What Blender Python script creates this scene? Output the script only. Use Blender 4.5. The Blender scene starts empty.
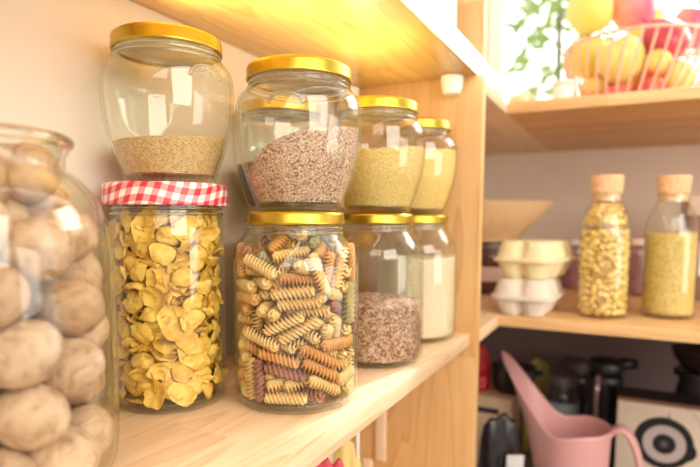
import bpy, bmesh, math, random
from mathutils import Vector, Matrix, Euler, noise

random.seed(7)
PI = math.pi
SC = bpy.context.scene
COL = SC.collection

# ------------------------------------------------------------------ camera
F_PX, YAW, PITCH, ROLL, CY = 547.9, math.radians(26.64), math.radians(5.04), math.radians(.294), 267.65
AX = Vector((-math.sin(YAW)*math.cos(PITCH), math.cos(YAW)*math.cos(PITCH), -math.sin(PITCH)))
_R = Vector((math.cos(YAW), math.sin(YAW), 0)); _U = _R.cross(AX)
RT = _R*math.cos(ROLL) + _U*math.sin(ROLL)
UP = -_R*math.sin(ROLL) + _U*math.cos(ROLL)
CAM = Vector((.40, 0, .155))

def at(x, y, w):
    """point of the place seen at photo pixel x, y at depth w (metres)"""
    return CAM + (AX*F_PX + RT*(x-350) - UP*(y-CY))*(w/F_PX)

cd = bpy.data.cameras.new('camera')
cam = bpy.data.objects.new('camera', cd); COL.objects.link(cam)
cam.matrix_world = Matrix(((RT.x, UP.x, -AX.x, CAM.x), (RT.y, UP.y, -AX.y, CAM.y), (RT.z, UP.z, -AX.z, CAM.z), (0, 0, 0, 1)))
cd.sensor_width = 36; cd.lens = F_PX*36/700; cd.shift_y = (CY-233.5)/700
cd.clip_start = .01
cd.dof.use_dof = True; cd.dof.focus_distance = .445; cd.dof.aperture_fstop = 4.4
SC.camera = cam

# ------------------------------------------------------------------ helpers
def tag(o, label=None, cat=None, group=None, kind=None):
    if label: o['label'] = label
    if cat: o['category'] = cat
    if group: o['group'] = group
    if kind: o['kind'] = kind
    return o

def empty(name, loc, label, cat, group=None, rz=0):
    o = bpy.data.objects.new(name, None); COL.objects.link(o)
    o.empty_display_size = .02
    o.location = loc; o.rotation_euler = (0, 0, rz)
    return tag(o, label, cat, group)

def obj(name, me, mat=None, parent=None, loc=(0, 0, 0), smooth=True):
    if isinstance(me, bmesh.types.BMesh):
        bm = me; me = bpy.data.meshes.new(name)
        bmesh.ops.recalc_face_normals(bm, faces=bm.faces)
        bm.to_mesh(me); bm.free()
        if smooth:
            for p in me.polygons: p.use_smooth = True
            if smooth == 'auto':
                me.set_sharp_from_angle(angle=math.radians(35))
    if mat and not me.materials: me.materials.append(mat)
    o = bpy.data.objects.new(name, me); COL.objects.link(o)
    o.location = loc
    if parent: o.parent = parent
    return o

def chaikin(p, n=2):
    for _ in range(n):
        q = [p[0]]
        for a, b in zip(p, p[1:]):
            q.append((a[0]*.75+b[0]*.25, a[1]*.75+b[1]*.25)); q.append((a[0]*.25+b[0]*.75, a[1]*.25+b[1]*.75))
        q.append(p[-1]); p = q
    return p

def lathe(prof, seg=72, bm=None, closed=False, fn=None):
    """spin (r, z) pairs round the z axis; fn(r, ang, z) -> (r, z) may modulate"""
    bm = bm or bmesh.new(); rings = []
    for r, z in prof:
        if r < 1e-6: rings.append([bm.verts.new((0, 0, z))]); continue
        ring = []
        for i in range(seg):
            a = 2*PI*i/seg; rr, zz = fn(r, a, z) if fn else (r, z)
            ring.append(bm.verts.new((rr*math.cos(a), rr*math.sin(a), zz)))
        rings.append(ring)
    pairs = list(zip(rings, rings[1:]))
    if closed: pairs.append((rings[-1], rings[0]))
    for A, B in pairs:
        for i in range(seg):
            j = (i+1) % seg
            if len(A) == 1 and len(B) == 1: continue
            if len(A) == 1: bm.faces.new((A[0], B[i], B[j]))
            elif len(B) == 1: bm.faces.new((A[i], A[j], B[0]))
            else: bm.faces.new((A[i], A[j], B[j], B[i]))
    return bm

def box(lo, hi, bm=None, bevel=0, seg=2):
    b = bmesh.new()
    r = bmesh.ops.create_cube(b, size=1)
    for v in b.verts:
        v.co = Vector([(lo[k]+hi[k])/2 + v.co[k]*(hi[k]-lo[k]) for k in range(3)])
    if bevel: bmesh.ops.bevel(b, geom=b.edges[:], offset=bevel, segments=seg, affect='EDGES', profile=.5)
    if bm is None: return b
    me = bpy.data.meshes.new('t'); b.to_mesh(me); b.free(); bm.from_mesh(me); bpy.data.meshes.remove(me)
    return bm

def tube(pts, rad, bm=None, seg=8, closed=False, cap=True):
    bm = bm or bmesh.new(); pts = [Vector(p) for p in pts]; n = len(pts); rings = []
    rads = rad if isinstance(rad, (list, tuple)) else [rad]*n
    ref = None
    for i, p in enumerate(pts):
        if closed: t = pts[(i+1) % n]-pts[i-1]
        else: t = pts[min(i+1, n-1)]-pts[max(i-1, 0)]
        t.normalize()
        if ref is None:
            ref = Vector((0, 0, 1)) if abs(t.z) < .9 else Vector((1, 0, 0))
        s = t.cross(ref).normalized(); ref = s.cross(t).normalized()
        rings.append([bm.verts.new(p + (s*math.cos(2*PI*k/seg) + ref*math.sin(2*PI*k/seg))*rads[i]) for k in range(seg)])
    pr = list(zip(rings, rings[1:]))
    if closed: pr.append((rings[-1], rings[0]))
    for A, B in pr:
        for k in range(seg): bm.faces.new((A[k], A[(k+1) % seg], B[(k+1) % seg], B[k]))
    if cap and not closed:
        bm.faces.new(rings[0][::-1]); bm.faces.new(rings[-1])
    return bm

def xform(bm, M):
    bmesh.ops.transform(bm, matrix=M, verts=bm.verts); return bm

# ------------------------------------------------------------------ materials
class NT:
    def __init__(s, name):
        s.m = bpy.data.materials.new(name); s.m.use_nodes = True
        s.t = s.m.node_tree; s.b = s.t.nodes['Principled BSDF']; s.out = s.t.nodes['Material Output']
    def n(s, t, **kw):
        d = s.t.nodes.new('ShaderNode'+t)
        for k, v in kw.items():
            if k.startswith('i_'): d.inputs[k[2:].replace('_', ' ')].default_value = v
            else: setattr(d, k, v)
        return d
    def l(s, a, b): s.t.links.new(a, b)
    def coord(s, kind='Object', scale=(1, 1, 1), loc=(0, 0, 0), rot=(0, 0, 0)):
        c = s.n('TexCoord'); m = s.n('Mapping')
        m.inputs['Scale'].default_value = scale; m.inputs['Location'].default_value = loc; m.inputs['Rotation'].default_value = rot
        s.l(c.outputs[kind], m.inputs[0]); return m.outputs[0]
    def ramp(s, fac, stops):
        r = s.n('ValToRGB'); e = r.color_ramp.elements
        while len(e) < len(stops): e.new(.5)
        for k, (p, c) in enumerate(stops):
            e[k].position = p; e[k].color = (*c, 1) if len(c) == 3 else c
        s.l(fac, r.inputs[0]); return r.outputs[0]
    def mix(s, fac, a, b, mode='MIX'):
        m = s.n('Mix', data_type='RGBA', blend_type=mode)
        for sock, v in ((0, fac), (6, a), (7, b)):
            if hasattr(v, 'is_linked'): s.l(v, m.inputs[sock])
            else: m.inputs[sock].default_value = v if sock == 0 or len(v) == 4 else (*v, 1)
        return m.outputs[2]
    def bump(s, h, strength=.3, dist=.001):
        b = s.n('Bump'); b.inputs['Strength'].default_value = strength; b.inputs['Distance'].default_value = dist
        s.l(h, b.inputs['Height']); s.l(b.outputs[0], s.b.inputs['Normal'])
    def set(s, rough=.5, metal=0, spec=.5, **kw):
        s.b.inputs['Roughness'].default_value = rough; s.b.inputs['Metallic'].default_value = metal
        s.b.inputs['Specular IOR Level'].default_value = spec
        for k, v in kw.items(): s.b.inputs[k.replace('_', ' ')].default_value = v
        return s

def plain(name, c, rough=.5, metal=0, var=.08, scale=40, bump=0, spec=.5, **kw):
    """solid colour with a little procedural variation"""
    t = NT(name); t.set(rough, metal, spec, **kw)
    nz = t.n('TexNoise'); nz.inputs['Scale'].default_value = scale; nz.inputs['Detail'].default_value = 4
    t.l(t.coord(), nz.inputs['Vector'])
    col = t.ramp(nz.outputs[0], [(.3, tuple(x*(1-var) for x in c)), (.7, tuple(min(1, x*(1+var)) for x in c))])
    t.l(col, t.b.inputs['Base Color'])
    if bump: t.bump(nz.outputs[0], bump, .002)
    return t.m

def wood(name, axis='y', light=(.80, .55, .32), dark=(.58, .34, .15), stave=.055, rough=.45, seed=0, coat=0, vary=1.0):
    """edge-glued pine: staves along one axis with long grain and cathedral rings"""
    t = NT(name); t.set(rough)
    co = t.n('TexCoord'); sep = t.n('SeparateXYZ'); t.l(co.outputs['Object'], sep.inputs[0])
    L = {'x': 0, 'y': 1, 'z': 2}[axis]; ac = [k for k in range(3) if k != L]
    if axis == 'z': ac = [1, 0]
    # stave index and a random tone for each
    def math_(op, a, b=None):
        m = t.n('Math', operation=op)
        for k, v in enumerate((a, b)):
            if v is None: continue
            if hasattr(v, 'is_linked'): t.l(v, m.inputs[k])
            else: m.inputs[k].default_value = v
        return m.outputs[0]
    idx = math_('FLOOR', math_('DIVIDE', math_('ADD', sep.outputs[ac[0]], 5.013+seed*.37), stave))
    seg = math_('FLOOR', math_('ADD', math_('MULTIPLY', sep.outputs[L], 2.1), math_('MULTIPLY', idx, .613)))
    wn = t.n('TexWhiteNoise', noise_dimensions='2D'); cb = t.n('CombineXYZ')
    t.l(idx, cb.inputs[0]); t.l(seg, cb.inputs[1]); t.l(cb.outputs[0], wn.inputs['Vector'])
    # grain
    off = t.n('CombineXYZ'); t.l(math_('MULTIPLY', wn.outputs[0], 9.0), off.inputs[L])
    add = t.n('VectorMath', operation='ADD'); t.l(co.outputs['Object'], add.inputs[0]); t.l(off.outputs[0], add.inputs[1])
    mp = t.n('Mapping'); sc = [1, 1, 1]; sc[L] = .09; mp.inputs['Scale'].default_value = sc
    t.l(add.outputs[0], mp.inputs[0])
    nz = t.n('TexNoise'); nz.inputs['Scale'].default_value = 120; nz.inputs['Detail'].default_value = 5; nz.inputs['Distortion'].default_value = .4
    t.l(mp.outputs[0], nz.inputs['Vector'])
    n2 = t.n('TexNoise'); n2.inputs['Scale'].default_value = 11; n2.inputs['Detail'].default_value = 2
    t.l(mp.outputs[0], n2.inputs['Vector'])
    ring = math_('FRACT', math_('MULTIPLY', n2.outputs[0], 16.0))
    rg = t.ramp(ring, [(0, (0, 0, 0)), (.75, (.35, .35, .35)), (.95, (1, 1, 1)), (1, (0, 0, 0))])
    g = math_('ADD', math_('MULTIPLY', nz.outputs[0], .55), math_('MULTIPLY', rg, .30))
    col = t.ramp(g, [(.18, light), (.62, dark)])
    tone = t.ramp(wn.outputs[0], [(0, (1-.22*vary, 1-.27*vary, 1-.34*vary)), (.5, (.98, .97, .95)), (1, (1.0, 1.0, 1.0))])
    c = t.mix(1.0, col, tone, 'MULTIPLY')
    t.l(c, t.b.inputs['Base Color'])
    t.bump(g, .12, .0008)
    if coat: t.b.inputs['Coat Weight'].default_value = coat; t.b.inputs['Coat Roughness'].default_value = .18
    return t.m

def thin_glass(name, tint=(.97, .985, .965), edge=(.50, .52, .38), refl=.04, power=.28, rough=.015):
    """thin container glass: straight-through light, Fresnel reflection and darker greenish silhouettes"""
    t = NT(name); t.t.nodes.remove(t.b)
    lw = t.n('LayerWeight'); lw.inputs['Blend'].default_value = power
    col = t.ramp(lw.outputs['Facing'], [(.0, tint), (.50, tint), (.78, tuple(.6*a+.4*b for a, b in zip(tint, edge))), (.91, tuple(b*.8 for b in edge)), (1, tuple(b*.35 for b in edge))])
    tr = t.n('BsdfTransparent'); t.l(col, tr.inputs[0])
    gl = t.n('BsdfGlossy'); gl.inputs['Roughness'].default_value = rough; gl.inputs[0].default_value = (1, 1, 1, 1)
    lf = t.n('LayerWeight'); lf.inputs['Blend'].default_value = .5      # Schlick reflectance, alike from both sides
    pw = t.n('Math', operation='POWER'); pw.inputs[1].default_value = 4.2; t.l(lf.outputs['Facing'], pw.inputs[0])
    fr = t.n('Math', operation='MULTIPLY_ADD'); fr.inputs[1].default_value = .62; fr.inputs[2].default_value = refl; t.l(pw.outputs[0], fr.inputs[0])
    # a faint waviness makes the reflections ripple as in pressed glass
    nz = t.n('TexNoise'); nz.inputs['Scale'].default_value = 28; t.l(t.coord(), nz.inputs['Vector'])
    bp = t.n('Bump'); bp.inputs['Strength'].default_value = .10; bp.inputs['Distance'].default_value = .004
    t.l(nz.outputs[0], bp.inputs['Height']); t.l(bp.outputs[0], gl.inputs['Normal'])
    mx = t.n('MixShader'); t.l(fr.outputs[0], mx.inputs[0]); t.l(tr.outputs[0], mx.inputs[1]); t.l(gl.outputs[0], mx.inputs[2])
    t.l(mx.outputs[0], t.out.inputs[0]); return t.m

def grain_mat(name, cols, scale=700, rough=.6, bump=.9, dist=.0012):
    """small seeds: every Voronoi cell is a seed with a tone of its own and a dark rim"""
    t = NT(name); t.set(rough, spec=.35)
    co = t.coord()
    v = t.n('TexVoronoi', feature='F1'); v.inputs['Scale'].default_value = scale; t.l(co, v.inputs['Vector'])
    sp = t.n('SeparateColor'); t.l(v.outputs['Color'], sp.inputs[0])
    k = len(cols)
    c = t.ramp(sp.outputs[0], [(i/(k-1), cc) for i, cc in enumerate(cols)])
    rim = t.ramp(v.outputs['Distance'], [(.25, (1, 1, 1)), (.8, (.70, .60, .50))])
    c2 = t.mix(.85, c, rim, 'MULTIPLY'); t.l(c2, t.b.inputs['Base Color'])
    inv = t.n('Math', operation='SUBTRACT'); inv.inputs[0].default_value = 1; t.l(v.outputs['Distance'], inv.inputs[1])
    t.bump(inv.outputs[0], bump, dist)
    return t.m

def gold(name, c=(.56, .40, .05), rough=.30):
    t = NT(name); t.set(rough, 1.0)
    nz = t.n('TexNoise'); nz.inputs['Scale'].default_value = 60; t.l(t.coord(), nz.inputs['Vector'])
    t.l(t.ramp(nz.outputs[0], [(.3, c), (.7, tuple(min(1, x*1.08) for x in c))]), t.b.inputs['Base Color'])
    return t.m

M = {}
M['wall'] = plain('plaster', (.72, .65, .57), .75, var=.03, scale=6, bump=.05)
M['wall_rear'] = plain('rear_plaster', (.84, .74, .65), .8, var=.04, scale=6)  # back wall plaster, paler than the left wall
M['recess_shade'] = plain('painted_recess_shade', (.26, .185, .19), .8, var=.08, scale=8)  # shade of the recess under the back shelf, put into the colour
M['wood_y'] = wood('pine_along_wall', 'y', light=(.90, .68, .46), dark=(.74, .48, .26), vary=.6)
M['wood_up'] = wood('pine_upper', 'y', light=(.92, .62, .19), dark=(.74, .40, .07), seed=3, rough=.35, coat=.4)
M['wood_x'] = wood('pine_across', 'x', light=(.88, .58, .29), dark=(.70, .40, .16), seed=2, vary=.8)
M['wood_z'] = wood('pine_upright', 'z', light=(.86, .55, .26), dark=(.68, .37, .13), stave=.042, seed=1)
M['glass'] = thin_glass('jar_glass')
M['glass_foot'] = thin_glass('foot_glass', tint=(.97, .98, .95), edge=(.70, .74, .60), refl=.06)
M['glass_green'] = thin_glass('greenish_glass', tint=(.955, .955, .91), edge=(.46, .48, .30))
t = NT('solid_glass'); t.set(.02); t.b.inputs['Transmission Weight'].default_value = 1; t.b.inputs['IOR'].default_value = 1.42
nz = t.n('TexNoise'); nz.inputs['Scale'].default_value = 30; t.l(t.coord(), nz.inputs[0]); t.l(t.ramp(nz.outputs[0], [(.3, (.95, .98, .92)), (.7, (.99, 1, .97))]), t.b.inputs['Base Color'])
M['solid_glass'] = t.m
M['liner'] = plain('lid_liner', (.80, .72, .58), .4, var=.03)
M['gold'] = gold('gold_lacquer')
M['gold_seal'] = plain('lid_seal', (.85, .80, .66), .5)
M['white_plastic'] = plain('white_plastic', (.92, .90, .86), .4, var=.02)
M['cork'] = plain('cork', (.76, .48, .26), .85, var=.22, scale=260, bump=.3)
M['black'] = plain('black_plastic', (.012, .011, .013), .28)
M['black_matt'] = plain('black_matt', (.02, .017, .02), .6)

# settled poses inside each vessel: x y z in 0.1 mm, Euler angles in 0.01 rad
PILE_WALNUT = (
    '-77 172 170 -10 23 -215;291 438 170 -18 17 260;-381 357 169 22 14 19;-418 -311 171 -74 42 270;248 -460 173 31 -71 288;-165 -87 386 3 70 -143;'
    '-60 522 170 24 -16 12;-515 14 181 -214 211 -43;-124 -495 170 -30 0 51;470 -191 169 27 0 314;138 -137 525 -74 21 118;-220 463 465 -76 55 -90;'
    '-487 -153 490 -185 -256 12;111 -138 177 87 -114 -249;500 155 169 -70 -40 -175;-58 176 596 -103 38 153;-481 192 472 34 73 195;52 -490 458 26 12 -160;'
    '507 -32 465 -14 23 41;212 176 372 -18 -16 -292;-144 -219 706 -36 -15 -133;-288 -441 474 77 -71 262;382 -362 474 -31 -58 -236;447 242 651 -107 -29 34;'
    '131 508 464 -75 2 -25;-188 48 913 73 86 163;40 -511 795 93 14 -91;521 -64 804 20 -29 149;222 463 791 79 46 -208;-376 368 754 19 17 -236;'
    '63 167 1106 -1 92 -122;357 -380 823 -86 126 -234;198 47 806 15 25 -252;-94 507 905 -35 -17 -93;-510 34 778 -20 21 -284;159 -148 1217 17 -81 192;'
    '479 -204 1109 -55 42 -254;173 493 1129 19 -66 211;-396 324 1086 -77 8 -136;-432 -294 864 80 15 -136;-189 -24 1266 59 -26 -201;'
    '424 282 993 -101 -255 71;-141 495 1247 -2 -30 151;-514 -6 1115 74 -42 7;-193 -469 1042 -56 39 152;-21 -203 1511 114 -47 241;351 368 1398 20 15 47;'
    '-437 297 1420 26 -2 102;-408 -305 1240 -46 29 -256;171 -484 1101 -33 32 -108;81 126 1456 -22 22 48;68 521 1520 -262 -186 7;-517 -55 1452 -67 30 105;'
    '-119 -512 1377 33 57 288;456 -240 1452 11 32 232;23 165 1789 -11 -24 -189;-243 67 1603 37 98 -5;-371 -370 1574 81 -25 -78;218 -477 1446 70 138 -14;'
    '508 73 1322 34 -22 -26;-24 -197 1852 85 39 -131;-504 -121 1781 134 -9 114;-62 -516 1715 -16 12 -275;249 -73 1682 -117 143 143;327 398 1736 -6 25 310;'
    '284 -435 1785 -3 47 -20;499 122 1817 -26 83 8;36 513 1876 36 -23 114;-238 453 1658 187 -12 -172;-459 233 1817 -72 -42 -59;'
)
PILE_FLAKE = (
    '-27 86 52 5 17 -25;216 290 49 15 -1 -71;49 252 49 15 0 -98;-147 227 49 14 -5 151;-311 181 49 -15 0 -188;-185 -14 50 11 -305 128;'
    '-18 -355 50 -7 -11 -36;154 -307 49 -15 3 177;286 -190 49 -11 9 292;-8 -80 49 14 5 -18;-105 361 89 -193 -258 -14;-249 270 143 -269 -11 59;'
    '-365 54 142 -47 -17 -164;-292 -213 50 -4 12 -83;-187 -306 106 -52 4 -115;103 -340 148 66 -22 -190;265 -254 144 41 15 -255;359 46 49 15 -3 -143;'
    '200 -18 50 5 -12 -59;-100 205 146 -71 0 -145;-207 94 121 -19 19 173;-359 -22 50 4 12 134;-319 -238 189 -168 -72 -88;-30 -357 162 -37 -59 38;'
    '201 -204 215 23 17 -256;331 -106 130 -78 63 19;240 148 92 -10 74 -258;124 -139 116 -40 10 -34;-307 162 205 -6 28 -85;-261 -104 130 1 1 154;'
    '-101 -137 115 -7 -44 68;9 -225 77 -107 19 27;161 -38 188 -15 12 282;335 17 153 36 1 280;188 303 145 16 -30 16;56 394 86 161 22 -14;-17 21 138 9 8 -68;'
    '-331 -89 225 28 -5 296;-181 -225 191 -49 20 -88;20 -190 205 6 296 58;151 -108 281 -15 7 123;342 -48 251 -27 13 -282;140 82 122 15 -37 -5;'
    '28 217 154 -51 4 -163;-56 342 218 18 -4 -194;13 -8 235 -9 3 195;-123 -115 234 6 -47 -227;-81 -328 253 -12 11 128;337 -208 285 -178 106 98;'
    '369 150 194 -169 84 188;256 246 246 -298 -58 51;114 349 232 -46 60 298;-214 272 247 -281 3 176;-213 40 229 17 -272 -112;-11 -162 301 -6 -7 -151;'
    '83 -327 263 29 -3 176;197 -285 308 -17 34 -74;341 -59 350 8 -22 36;231 82 232 -27 42 39;94 168 220 42 5 121;-79 159 246 25 -29 136;'
    '-323 164 310 29 -24 85;-337 -7 309 -9 -5 306;32 104 315 12 14 -24;206 -295 410 14 42 69;340 109 334 13 66 313;200 188 316 7 39 -259;'
    '32 272 305 26 -1 296;-148 325 317 21 31 84;-116 14 299 3 7 -117;-304 -164 319 -26 -274 21;-193 -284 305 42 3 -250;-15 6 378 -10 -44 206;'
    '173 26 348 -2 28 -26;265 126 415 16 9 -276;-52 365 390 -50 -15 -288;-247 236 419 -32 5 -41;-154 151 355 -40 15 31;-145 -114 354 8 30 -201;'
    '-257 -227 396 -23 -9 -289;64 -336 370 24 -25 -117;-112 -178 474 91 1 -303;275 284 414 -140 -45 -82;125 327 367 36 22 171;-33 217 407 -8 -25 -295;'
    '-339 93 394 -2 8 -252;-236 -55 416 -22 48 246;-51 -245 395 21 17 -259;108 -144 374 7 -18 -118;331 -160 432 -45 -3 124;13 67 494 16 52 -78;'
    '37 361 470 -30 -14 -309;-152 308 478 -8 -6 -51;-153 87 458 4 -2 -297;-386 -53 434 93 92 -173;-200 -308 469 14 -122 202;51 -359 471 26 280 25;'
    '173 -35 439 11 14 39;359 9 459 -90 -21 68;-65 -49 480 -100 -30 258;-138 130 551 18 -23 -142;-331 128 491 0 -9 176;-295 -196 497 5 -35 -176;'
    '-66 -334 504 71 -21 -188;93 -190 472 -8 -5 0;281 -131 514 4 40 301;371 145 548 81 142 -197;118 152 432 -69 -44 92;-160 -142 590 -2 52 35;'
    '-345 83 585 26 6 65;-235 -27 522 10 3 -164;-119 -337 607 9 -60 -162;67 -356 591 65 -13 279;214 -281 518 -16 -36 272;249 63 510 10 -307 145;'
    '191 309 524 -253 12 -109;6 222 501 -35 -18 -297;94 -20 541 -3 -32 164;-342 -87 573 42 -32 -21;-272 -253 618 -64 -30 -96;33 -183 562 1 11 -224;'
    '314 -245 621 -162 0 91;365 -28 595 -31 29 178;141 161 554 297 -4 20;-84 349 563 6 -12 -267;-247 251 558 27 -37 -130;-51 -35 606 18 -2 270;'
    '-39 -200 647 5 -13 64;156 -312 646 -25 -50 -161;221 -141 595 -33 41 193;231 28 617 24 -11 -215;254 253 621 16 8 -87;88 351 595 -70 -80 150;'
    '-192 284 653 25 14 182;-232 18 631 48 1 183;75 65 652 -56 30 238;-31 -358 704 42 -1 262;133 -124 657 -34 21 190;332 177 714 -91 -39 224;'
    '169 170 664 -54 18 248;3 223 605 3 -15 103;-72 108 662 -31 18 200;-314 195 684 -107 -27 -165;-328 -137 678 -17 -5 -63;-157 -86 696 5 17 3;'
    '255 -247 740 11 -54 1;322 -117 695 -27 -21 -47;183 314 715 280 3 -32;47 210 712 20 -28 -120;-219 318 778 102 -5 64;-206 82 714 23 29 168;'
    '-390 40 713 -127 18 -159;-190 -268 700 251 -6 -141;41 -51 711 2 -36 -5;343 20 707 56 6 280;152 67 797 -64 -243 -112;-60 359 664 -21 45 47;'
    '-130 199 741 -13 38 48;-288 125 802 -8 -8 146;-315 -244 799 163 45 225;-74 -221 757 44 -16 -171;70 -237 725 3 0 -136;-99 10 775 -98 14 -133;'
    '251 308 852 150 -184 -72;-50 341 774 28 -31 188;-120 377 932 148 258 13;-357 67 893 -38 -309 103;-330 -64 772 45 21 86;-196 -146 789 -1 9 -250;'
    '144 -343 780 -249 -10 50;222 -88 763 20 26 -258;-6 152 801 4 26 -169;103 304 806 38 18 -195;-157 256 847 -36 -4 -280;-345 -63 978 256 7 -37;'
    '-216 -25 874 -166 216 -42;-44 -92 891 65 -63 -4;66 -180 820 3 -49 -171;225 -203 848 -14 -19 -237;337 64 796 -39 -13 -3;41 -28 816 -37 -25 -51;'
    '-26 212 907 23 20 -144;-316 243 919 130 132 66;-338 -115 881 21 49 64;-168 -349 826 106 -73 271;7 -368 844 -26 -90 -31;198 -30 869 -303 30 20;'
    '371 -111 823 113 -6 -176;210 176 787 -55 34 -278;32 45 888 44 11 -294;-152 93 881 -8 -21 -64;-284 -232 944 88 -21 181;-159 -157 898 -44 280 -7;'
    '-57 -273 876 67 -9 -180;184 -339 897 -209 -7 41;305 176 882 -43 -43 278;136 237 899 -9 43 -195;25 353 878 5 35 -246;-44 -198 983 -35 -5 -215;'
    '-264 -175 1045 310 43 -2;-168 -300 956 47 -4 159;21 -359 977 307 -1 21;115 -211 932 -16 -8 72;365 -21 921 -91 -38 77;265 277 1017 -101 24 252;'
    '40 368 1000 -55 -37 306;-198 240 957 -53 43 -152;-13 68 975 -41 -8 83;-110 -340 1048 10 3 289;44 -247 1047 41 43 107;297 -203 934 -10 -40 -183;'
    '318 116 961 -45 19 -241;155 88 952 44 40 108;114 230 1006 23 38 -274;-55 222 1005 -16 20 214;-349 95 996 35 33 70;72 -50 1014 5 63 -110;'
    '192 -304 1028 -35 20 116;339 -165 1049 -82 -13 90;241 -57 972 -5 32 -274;199 76 1046 -17 -5 -161;32 258 1087 -7 29 94;-145 332 1063 -14 7 -283;'
    '-171 80 981 12 35 -271;-101 -65 1030 48 50 -270;-51 96 1079 -26 -13 304;201 -120 1048 -2 -30 80;361 29 1042 -25 -8 -136;236 236 1118 53 -3 -12;'
    '-60 361 1157 -45 -13 -281;-237 309 1194 99 87 38;-314 229 1086 -108 -8 -218;-362 -28 1097 -64 75 -22;50 -395 1109 -166 -288 14;84 -140 1113 33 38 276;'
    '385 -71 1182 -6 -139 -41;204 339 1239 170 -22 -62;128 361 1107 -82 82 5;-156 210 1104 -46 81 -185;-254 76 1067 27 37 -97;-209 -36 1111 -17 -45 197;'
    '-106 -180 1097 43 -49 49;147 -277 1122 13 -55 -184;8 -36 1142 33 -25 -214;136 114 1134 2 50 282;42 385 1282 -74 99 -266;-140 129 1180 -291 -23 140;'
    '-320 131 1176 -19 -5 -287;-368 -153 1213 161 -55 195;-239 -279 1133 -50 11 -91;-81 -344 1159 -61 33 85;292 -208 1146 -243 -19 -132;'
    '34 124 1195 8 -58 59;98 253 1194 53 -6 -2;-111 330 1256 -15 -44 193;-324 178 1286 60 -10 122;-236 -111 1177 41 -10 0;-270 -268 1279 118 81 163;'
    '72 -367 1256 58 82 247;219 -280 1227 -17 40 171;332 94 1131 25 32 -312;-96 -105 1249 67 43 188;-172 202 1294 9 -278 -76;-219 42 1242 57 -42 3;'
    '-390 20 1265 141 -104 197;-160 -233 1218 88 -95 195;-7 -221 1202 -26 13 74;147 -126 1222 -1 37 228;227 -43 1148 -16 -39 -30;298 191 1216 2 57 -248;'
    '-48 54 1240 44 42 -105;-252 74 1354 -52 4 255;-265 -89 1284 -10 -25 228;-93 -331 1279 12 -23 161;91 -267 1301 -47 -5 -4;325 -148 1278 27 -66 18;'
    '345 61 1247 50 -48 36;205 170 1270 -50 43 298;11 256 1291 -37 11 -269;56 -97 1282 45 -34 -153;-363 -147 1382 122 -21 197;-24 -346 1367 -15 -23 192;'
    '129 -375 1426 -184 -205 43;274 -270 1355 -108 -1 62;145 33 1237 -88 8 -302;216 300 1372 -54 8 243;69 163 1331 -51 51 -190;-121 345 1365 -41 -10 -314;'
    '94 -14 1361 12 -32 -187;-206 -312 1395 -81 38 -69;147 -244 1402 -40 -24 -5;213 -130 1336 4 32 -193;267 -10 1302 -83 4 -306;199 125 1372 61 29 -30;'
    '52 352 1405 30 37 -112;-94 142 1359 -34 -12 -184;-359 46 1418 17 -40 135;-74 -31 1327 26 1 264;-54 -395 1484 -154 12 -14;325 -170 1430 49 -294 85;'
    '251 30 1425 11 -22 73;341 181 1388 -110 -124 123;-48 275 1436 -50 -18 248;-159 365 1513 161 -64 43;-196 4 1457 -88 230 29;-191 -145 1361 -9 -17 200;'
    '24 130 1431 -22 -69 172;173 -106 1450 23 -9 10;392 16 1384 -131 -25 -163;143 264 1457 20 -3 56;39 384 1538 -102 290 4;-253 245 1398 -13 12 -305;'
    '-358 -44 1502 -267 72 21;-242 -149 1454 -9 -10 91;-19 -174 1367 15 -40 116;-24 20 1443 76 -34 11;343 87 1513 27 -3 116;276 228 1500 -180 73 -197;'
    '148 69 1498 -1 -314 -156;-141 152 1461 -8 -10 125;-280 229 1493 -4 44 -212;-278 -240 1525 43 -11 -55;-127 -265 1456 14 -247 114;'
    '54 -230 1471 24 266 25;-58 -30 1557 -22 20 31;-60 274 1548 -48 -38 273;-145 131 1560 -33 19 231;-330 120 1539 -23 -55 241;-226 -96 1551 -51 -15 -53;'
    '-69 -118 1477 21 10 94;94 -98 1535 29 30 -297;-35 -223 1550 19 -6 4;241 -244 1514 -286 -25 -54;336 -107 1513 -27 -32 -111;25 141 1556 4 -17 91;'
    '166 277 1555 -3 -9 96;'
)
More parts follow.
